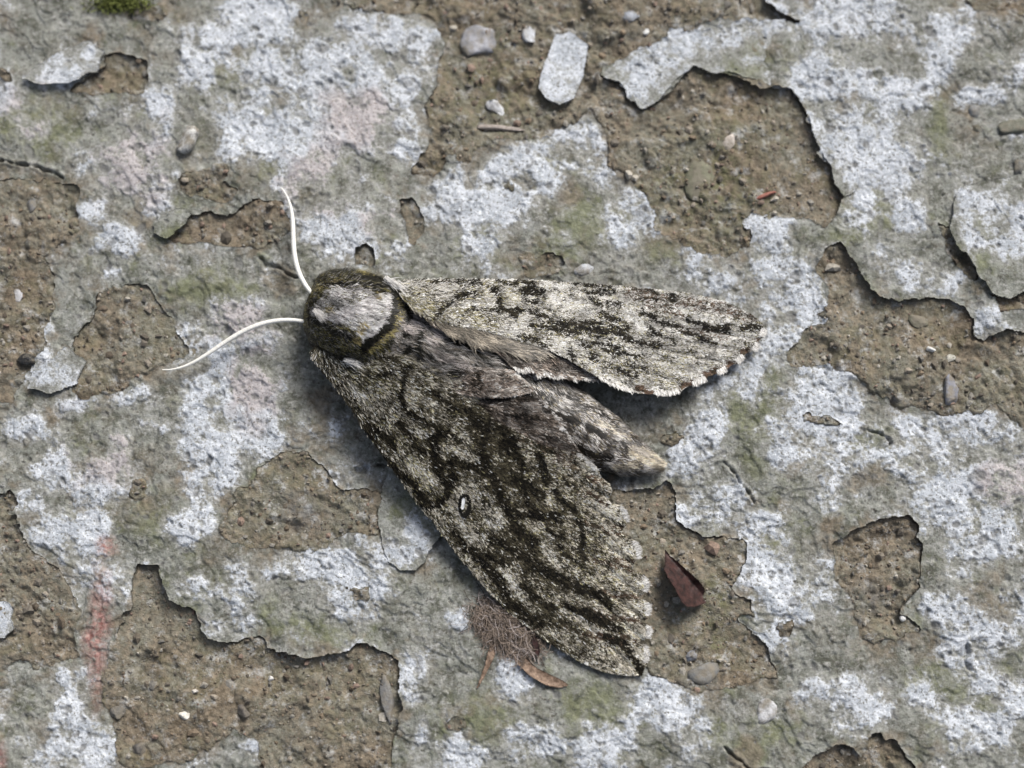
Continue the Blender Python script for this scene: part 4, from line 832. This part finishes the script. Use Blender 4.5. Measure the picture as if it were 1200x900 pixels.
# ------------------------------------------------------------------ debris
# red dry leaf scale
BM = make_plain('bract_red', (0.020, 0.011, 0.010), (0.065, 0.030, 0.026), 7, .5, 1.2, .3)
BRP = [(779,642),(786,651),(796,660),(808,671),(818,680),(827,691),(824,699),(828,706),(815,711),(805,712),(799,706),(793,693),(785,680),(779,668),(778,655)]
def hb(x, y):
    u = ((x - 781) * .67 + (y - 648) * .74); v = (-(x - 781) * .74 + (y - 648) * .67)     # along, across
    return ground_h(np.full_like(x, 800.), np.full_like(x, 690.)) + 4 + 0.85 * np.abs(v - 1) + .02 * np.clip(v, 0, 40) ** 2 + 3 * np.sin(u * .06) + 2.2 * fbm(x, y, 13, 4, 1101)
leafr = plate('dry_bract', BRP, hb, 1.3, 1.2, BM, None, .8, 1102)
tag(leafr, 'small dark red dry bract lying on brown mortar right of the moth', 'leaf scale')

# fluffy seed remains
fl = empty('seed_fluff', W(595, 740, 2)); tag(fl, 'greyish mauve tuft of dry plant fluff with orange brown stalk below the dark wing', 'plant debris')
FM = make_hair('fluff_fibre', .8, .1)
r = np.random.default_rng(1201); n = 1900
ang = r.uniform(0, 6.28, n); rad = np.sqrt(r.random(n))
bx = 593 + 36 * rad * np.cos(ang) + 6 * r.normal(0, 1, n); by = 735 + 27 * rad * np.sin(ang) + .45 * (bx - 593) + 4 * r.normal(0, 1, n)
V = []; F = []; Cc = []; k0 = 0
for k in range(n):
    m = 6; a = r.uniform(0, 6.28) if r.random() < .55 else r.normal(.9, .5); L = r.uniform(9, 32); ca = r.normal(0, .09)
    h = ground_h(bx[k], by[k]) + r.uniform(.5, 15) * (1 - .6 * rad[k]); x, y = bx[k], by[k]; w = r.uniform(.16, .36)
    c = np.array([.16, .128, .105]) * r.uniform(.15, 2.0) if r.random() < .85 else np.array([.5, .44, .42]) * r.uniform(.6, 1)
    for s in range(m):
        V += [(x + math.sin(a) * w, y - math.cos(a) * w, h), (x - math.sin(a) * w, y + math.cos(a) * w, h + .1)]; Cc += [c, c]
        if s: F.append((k0 + 2 * s - 2, k0 + 2 * s - 1, k0 + 2 * s + 1, k0 + 2 * s))
        x += math.cos(a) * L / m; y += math.sin(a) * L / m; a += ca * L / m + r.normal(0, .18); h = max(h + r.normal(0, .8), ground_h(x, y) + .3)
    k0 += 2 * m
V = np.array(V); fo = mesh('fibres', W(V[:, 0], V[:, 1], V[:, 2]), [np.array(F)], FM, None, {'Col': np.array(Cc)}, False)
tag(fo, kind='stuff'); reparent(fo, fl)
SM = make_plain('stalk_brown', (0.10, 0.062, 0.04), (0.30, 0.21, 0.15), 4, .6, .8)
def hst(x, y):
    v = (-(x - 636) * .5 + (y - 790) * .86); return ground_h(np.full_like(x, 636.), np.full_like(x, 790.)) + 4 + .035 * v ** 2 + .6 * fbm(x, y, 5, 2, 1210)
reparent(plate('stalk', [(600,764),(609,765),(621,776),(634,785),(648,792),(660,798),(666,803),(656,806),(640,803),(626,796),(614,786),(604,775)], hst, 1.3, .9, SM, None, .8, 1211), fl)
reparent(plate('stalk', [(577,748),(584,752),(580,768),(573,784),(563,803),(556,812),(560,800),(568,780),(572,762)], lambda x, y: ground_h(x, y) + 3.5, 1.3, 1.2, SM, None, .5, 1212), fl)
reparent(plate('stalk', [(624,742),(629,748),(633,762),(632,772),(627,766),(623,752)], lambda x, y: ground_h(np.full_like(x, 628.), np.full_like(x, 757.)) + 9 + .3 * (x - 628), 1.2, 1.2, BM, None, .4, 1213), fl)

# loose paint chip
chip = flake('paint_chip', [(650,40),(668,37),(689,52),(686,70),(684,88),(673,115),(656,123),(640,114),(631,103),(634,85),(643,64)], 2, 6, -.2, .8, 3.0, 681, parent=None, whiten=1.1, rough=.9)
tag(chip, 'loose pale blue grey paint chip lying on brown mortar at the top', 'paint chip')

# pebbles and crumbs
import bmesh
_bm = bmesh.new(); bmesh.ops.create_icosphere(_bm, subdivisions=3, radius=1.0)
ICO = np.array([v.co[:] for v in _bm.verts]); ICF = np.array([[v.index for v in f.verts] for f in _bm.faces]); _bm.free()
def pebble(cx, cy, rx, ry, rot, rz, ca, cb, label, seed, ang=0.35, sink=.35, rough=.7, cat='pebble', name='pebble'):
    r = np.random.default_rng(seed); V = ICO.copy()
    for _ in range(14):           # chop with planes for stony facets
        nrm = r.normal(0, 1, 3); nrm /= np.linalg.norm(nrm); dd = r.uniform(1 - ang * 1.5, .97); t = V @ nrm
        V = V - np.outer(np.clip(t - dd, 0, None), nrm)
    V *= (1 + .18 * fbm(V[:, 0] * 10 + seed * 7, V[:, 1] * 10 + V[:, 2] * 7, 7, 4, 1301, .6))[:, None]
    a = math.radians(rot); x = V[:, 0] * rx; y = V[:, 1] * ry
    X = x * math.cos(a) - y * math.sin(a); Y = x * math.sin(a) + y * math.cos(a)
    sink = min(sink + .14, .72); h = float(ground_h(cx, cy)) + rz * (1 - 2 * sink) + V[:, 2] * rz
    m = make_plain('stone', ca, cb, max(min(rx, ry) * .6, 4), rough, 1.8, dust=.9 if cat == 'pebble' and min(rx, ry) > 6 else .2)
    return tag(mesh(name, W(cx + X, cy + Y, h), [ICF], m), label, cat)
B = pebble
B(30,422,12,10,0,9,(.012,.012,.013),(.03,.03,.032),'round black pebble on brown mortar at the left edge',1,.15,.25,.5)
B(38,241,7,10,20,6,(.06,.075,.10),(.14,.17,.21),'small slate blue pebble in the hollow at the left edge',2,.3)
B(1117,461,11,23,-8,9,(.17,.18,.22),(.27,.28,.33),'upright bluish grey stone shard in the right hand hollow',3,.45,.3,.6)
B(1188,148,24,9,-8,8,(.10,.105,.08),(.19,.19,.15),'flat olive grey oval stone at the upper right edge',4,.2,.3)
B(556,52,34,29,10,9,(.17,.17,.18),(.42,.42,.45),'largest pale grey rounded stone sunk in mortar at the top',5,.42,.5)
B(735,18,18,12,0,9,(.20,.215,.24),(.36,.38,.42),'bluish grey rounded stone at the top edge above the paint chip',6,.4,.5)
B(219,160,13,22,25,13,(.10,.10,.10),(.70,.69,.66),'white and black angular stone near the upper left corner',7,.45,.3,.6)
B(455,823,9,33,-12,8,(.14,.135,.13),(.24,.235,.225),'long grey stone sliver at the rim of the bottom left hollow',8,.4,.3)
B(898,832,16,32,-22,7,(.20,.195,.18),(.58,.58,.60),'upright whitish crusted stone at the bottom right of the moth',9,.45,.6)
B(824,788,22,19,10,9,(.13,.13,.125),(.22,.22,.215),'dull grey stone set in mortar right of the wing tip',10,.4,.5)
B(809,770,10,10,0,7,(.14,.16,.20),(.26,.28,.33),'small bluish stone beside the dull grey one right of the wing tip',11,.4)
B(590,151,36,5,4,6,(.24,.205,.18),(.40,.35,.32),'thin pinkish grey sliver lying level below the pale grey stone',12,.35,.25)
B(581,126,13,13,40,6,(.45,.45,.46),(.68,.69,.71),'small white chip on mortar above the pinkish sliver',13,.45,.3)
B(621,41,10,13,0,7,(.40,.41,.43),(.62,.64,.68),'bluish white chip between the pale stone and paint chip',14,.45,.3)
B(822,203,27,40,-10,5,(.11,.11,.07),(.20,.195,.135),'smooth mossy grey green stone sunk in the large upper hollow',15,.4,.55)
B(1143,132,12,11,0,9,(.13,.135,.14),(.26,.27,.28),'grey rounded stone bump left of the olive oval stone',16,.35,.5)
B(1058,724,4.5,4.5,0,5,(.70,.70,.68),(.82,.82,.80),'tiny round white bead at the rim of the right hollow',17,.1,.2)
B(217,838,8,6,20,5,(.60,.56,.48),(.80,.77,.70),'largest cream crumb on the bottom left mortar',18,.45,.25)
B(228,811,7,4,-30,4,(.55,.50,.44),(.76,.72,.66),'cream crumb just above the largest cream crumb',19,.45,.25)
B(317,796,5,6,0,4,(.66,.64,.60),(.82,.80,.77),'white crumb under the flaking rim at the bottom left',20,.45,.25)
B(285,834,10,8,30,6,(.075,.065,.06),(.15,.135,.12),'dark brown grey stone on the bottom left mortar',21,.4,.3)
B(684,316,13,8,-10,5,(.35,.37,.40),(.66,.68,.72),'glossy bluish white blister above the pale wing',22,.1,.5,.35)
B(1093,410,8,5,15,5,(.50,.50,.48),(.75,.75,.73),'white crumb above the bluish shard in the right hollow',23,.45,.25)
B(1113,420,7,5,-20,5,(.34,.33,.28),(.52,.50,.44),'pale buff crumb touching the top of the bluish shard',24,.45,.25)
B(897,229,15,3,-20,4,(.24,.08,.06),(.38,.17,.13),'thin brick red splinter in the large upper hollow',25,.3,.2,.7,'splinter','splinter')
B(856,166,9,12,15,4,(.42,.36,.31),(.60,.54,.49),'pale pinkish lump in the large upper hollow',26,.4,.45)
B(1195,196,9,13,0,8,(.10,.105,.10),(.20,.205,.20),'dark grey stone at the right edge below the oval stone',27,.3,.35)
B(20,344,7,11,-5,4,(.42,.41,.42),(.58,.57,.57),'pale grey flat chip on the left edge mortar',28,.45,.3)
B(1075,375,16,9,35,6,(.12,.115,.08),(.20,.19,.14),'olive stone chip in the right hollow above the white crumb',29,.4,.35)
B(137,836,12,9,0,6,(.075,.07,.065),(.16,.15,.135),'dark stone beside the red stain at the bottom left',30,.4,.4)
B(162,880,16,9,-15,7,(.065,.06,.055),(.14,.13,.12),'low blackish stone at the bottom edge right of the white paint',31,.4,.45)
B(758,37,5,4,0,4,(.7,.7,.68),(.85,.85,.83),'tiny bright white crumb right below the bluish grey top stone',32,.45,.2)

# moss at the top edge
r = np.random.default_rng(1401); n = 900
x = 142 + r.normal(0, 16, n); y = 2 + r.normal(0, 5, n); a = r.uniform(0, 6.28, n); e = r.uniform(.2, 1.2, n)
T = np.stack([np.cos(a) * np.cos(e), np.sin(a) * np.cos(e), np.sin(e)], -1); Nn = np.cross(T, np.stack([-np.sin(a), np.cos(a), 0 * a], -1))
ob = strips('moss_tuft', np.stack([x, y, ground_h(x, y) + r.uniform(0, 5, n)], -1), T, Nn, r.uniform(4, 8, n), 1.8, np.array([.10, .115, .035]) * r.uniform(.5, 2.0, n)[:, None], 2, FM, None)
ob.parent = None; tag(ob, 'small yellow green moss tuft at the top left edge', 'moss')

# grit on the bare mortar: far too many grains to count
r = np.random.default_rng(1501); n = 5200
cx = r.uniform(-60, 1260, n * 4); cy = r.uniform(-60, 960, n * 4); ok = samp(DH, cx, cy) > 1; cx, cy = cx[ok][:n], cy[ok][:n]; n = len(cx)
_bm = bmesh.new(); bmesh.ops.create_icosphere(_bm, subdivisions=1, radius=1.0)
IV = np.array([v.co[:] for v in _bm.verts]); IF = np.array([[v.index for v in f.verts] for f in _bm.faces]); _bm.free()
sz = np.clip(.7 + r.exponential(.9, n), 0, 8)
V = IV[None] * (1 + r.normal(0, .22, (n, len(IV), 1))) * sz[:, None, None] * r.uniform(.6, 1.3, (n, 1, 3))
hh = ground_h(cx, cy) + sz * .05
x = cx[:, None] + V[:, :, 0]; y = cy[:, None] + V[:, :, 1]; h = hh[:, None] + V[:, :, 2]
pal = np.array([(.20,.15,.10),(.13,.10,.07),(.28,.24,.19),(.14,.12,.095),(.20,.185,.16),(.36,.33,.28),(.12,.10,.075),(.24,.17,.13)])
cc = pal[r.integers(0, len(pal), n)] * r.uniform(.7, 1.3, n)[:, None]
gm, nt, b = new_mat('grit'); col, *_ = attr(nt, 'Col'); nt.links.new(mix(nt, ramp(nt, noise(nt, 2, 3), .35, .65), mix(nt, 1.0, col, (.6, .6, .6), 'MULTIPLY'), col), b.inputs['Base Color']); b.inputs['Roughness'].default_value = .8
g = mesh('grit', W(x.ravel(), y.ravel(), h.ravel()), [(np.arange(n)[:, None, None] * len(IV) + IF[None]).reshape(-1, 3)], gm, ground, {'Col': np.repeat(cc, len(IV), 0)}, False)
tag(g, kind='stuff')
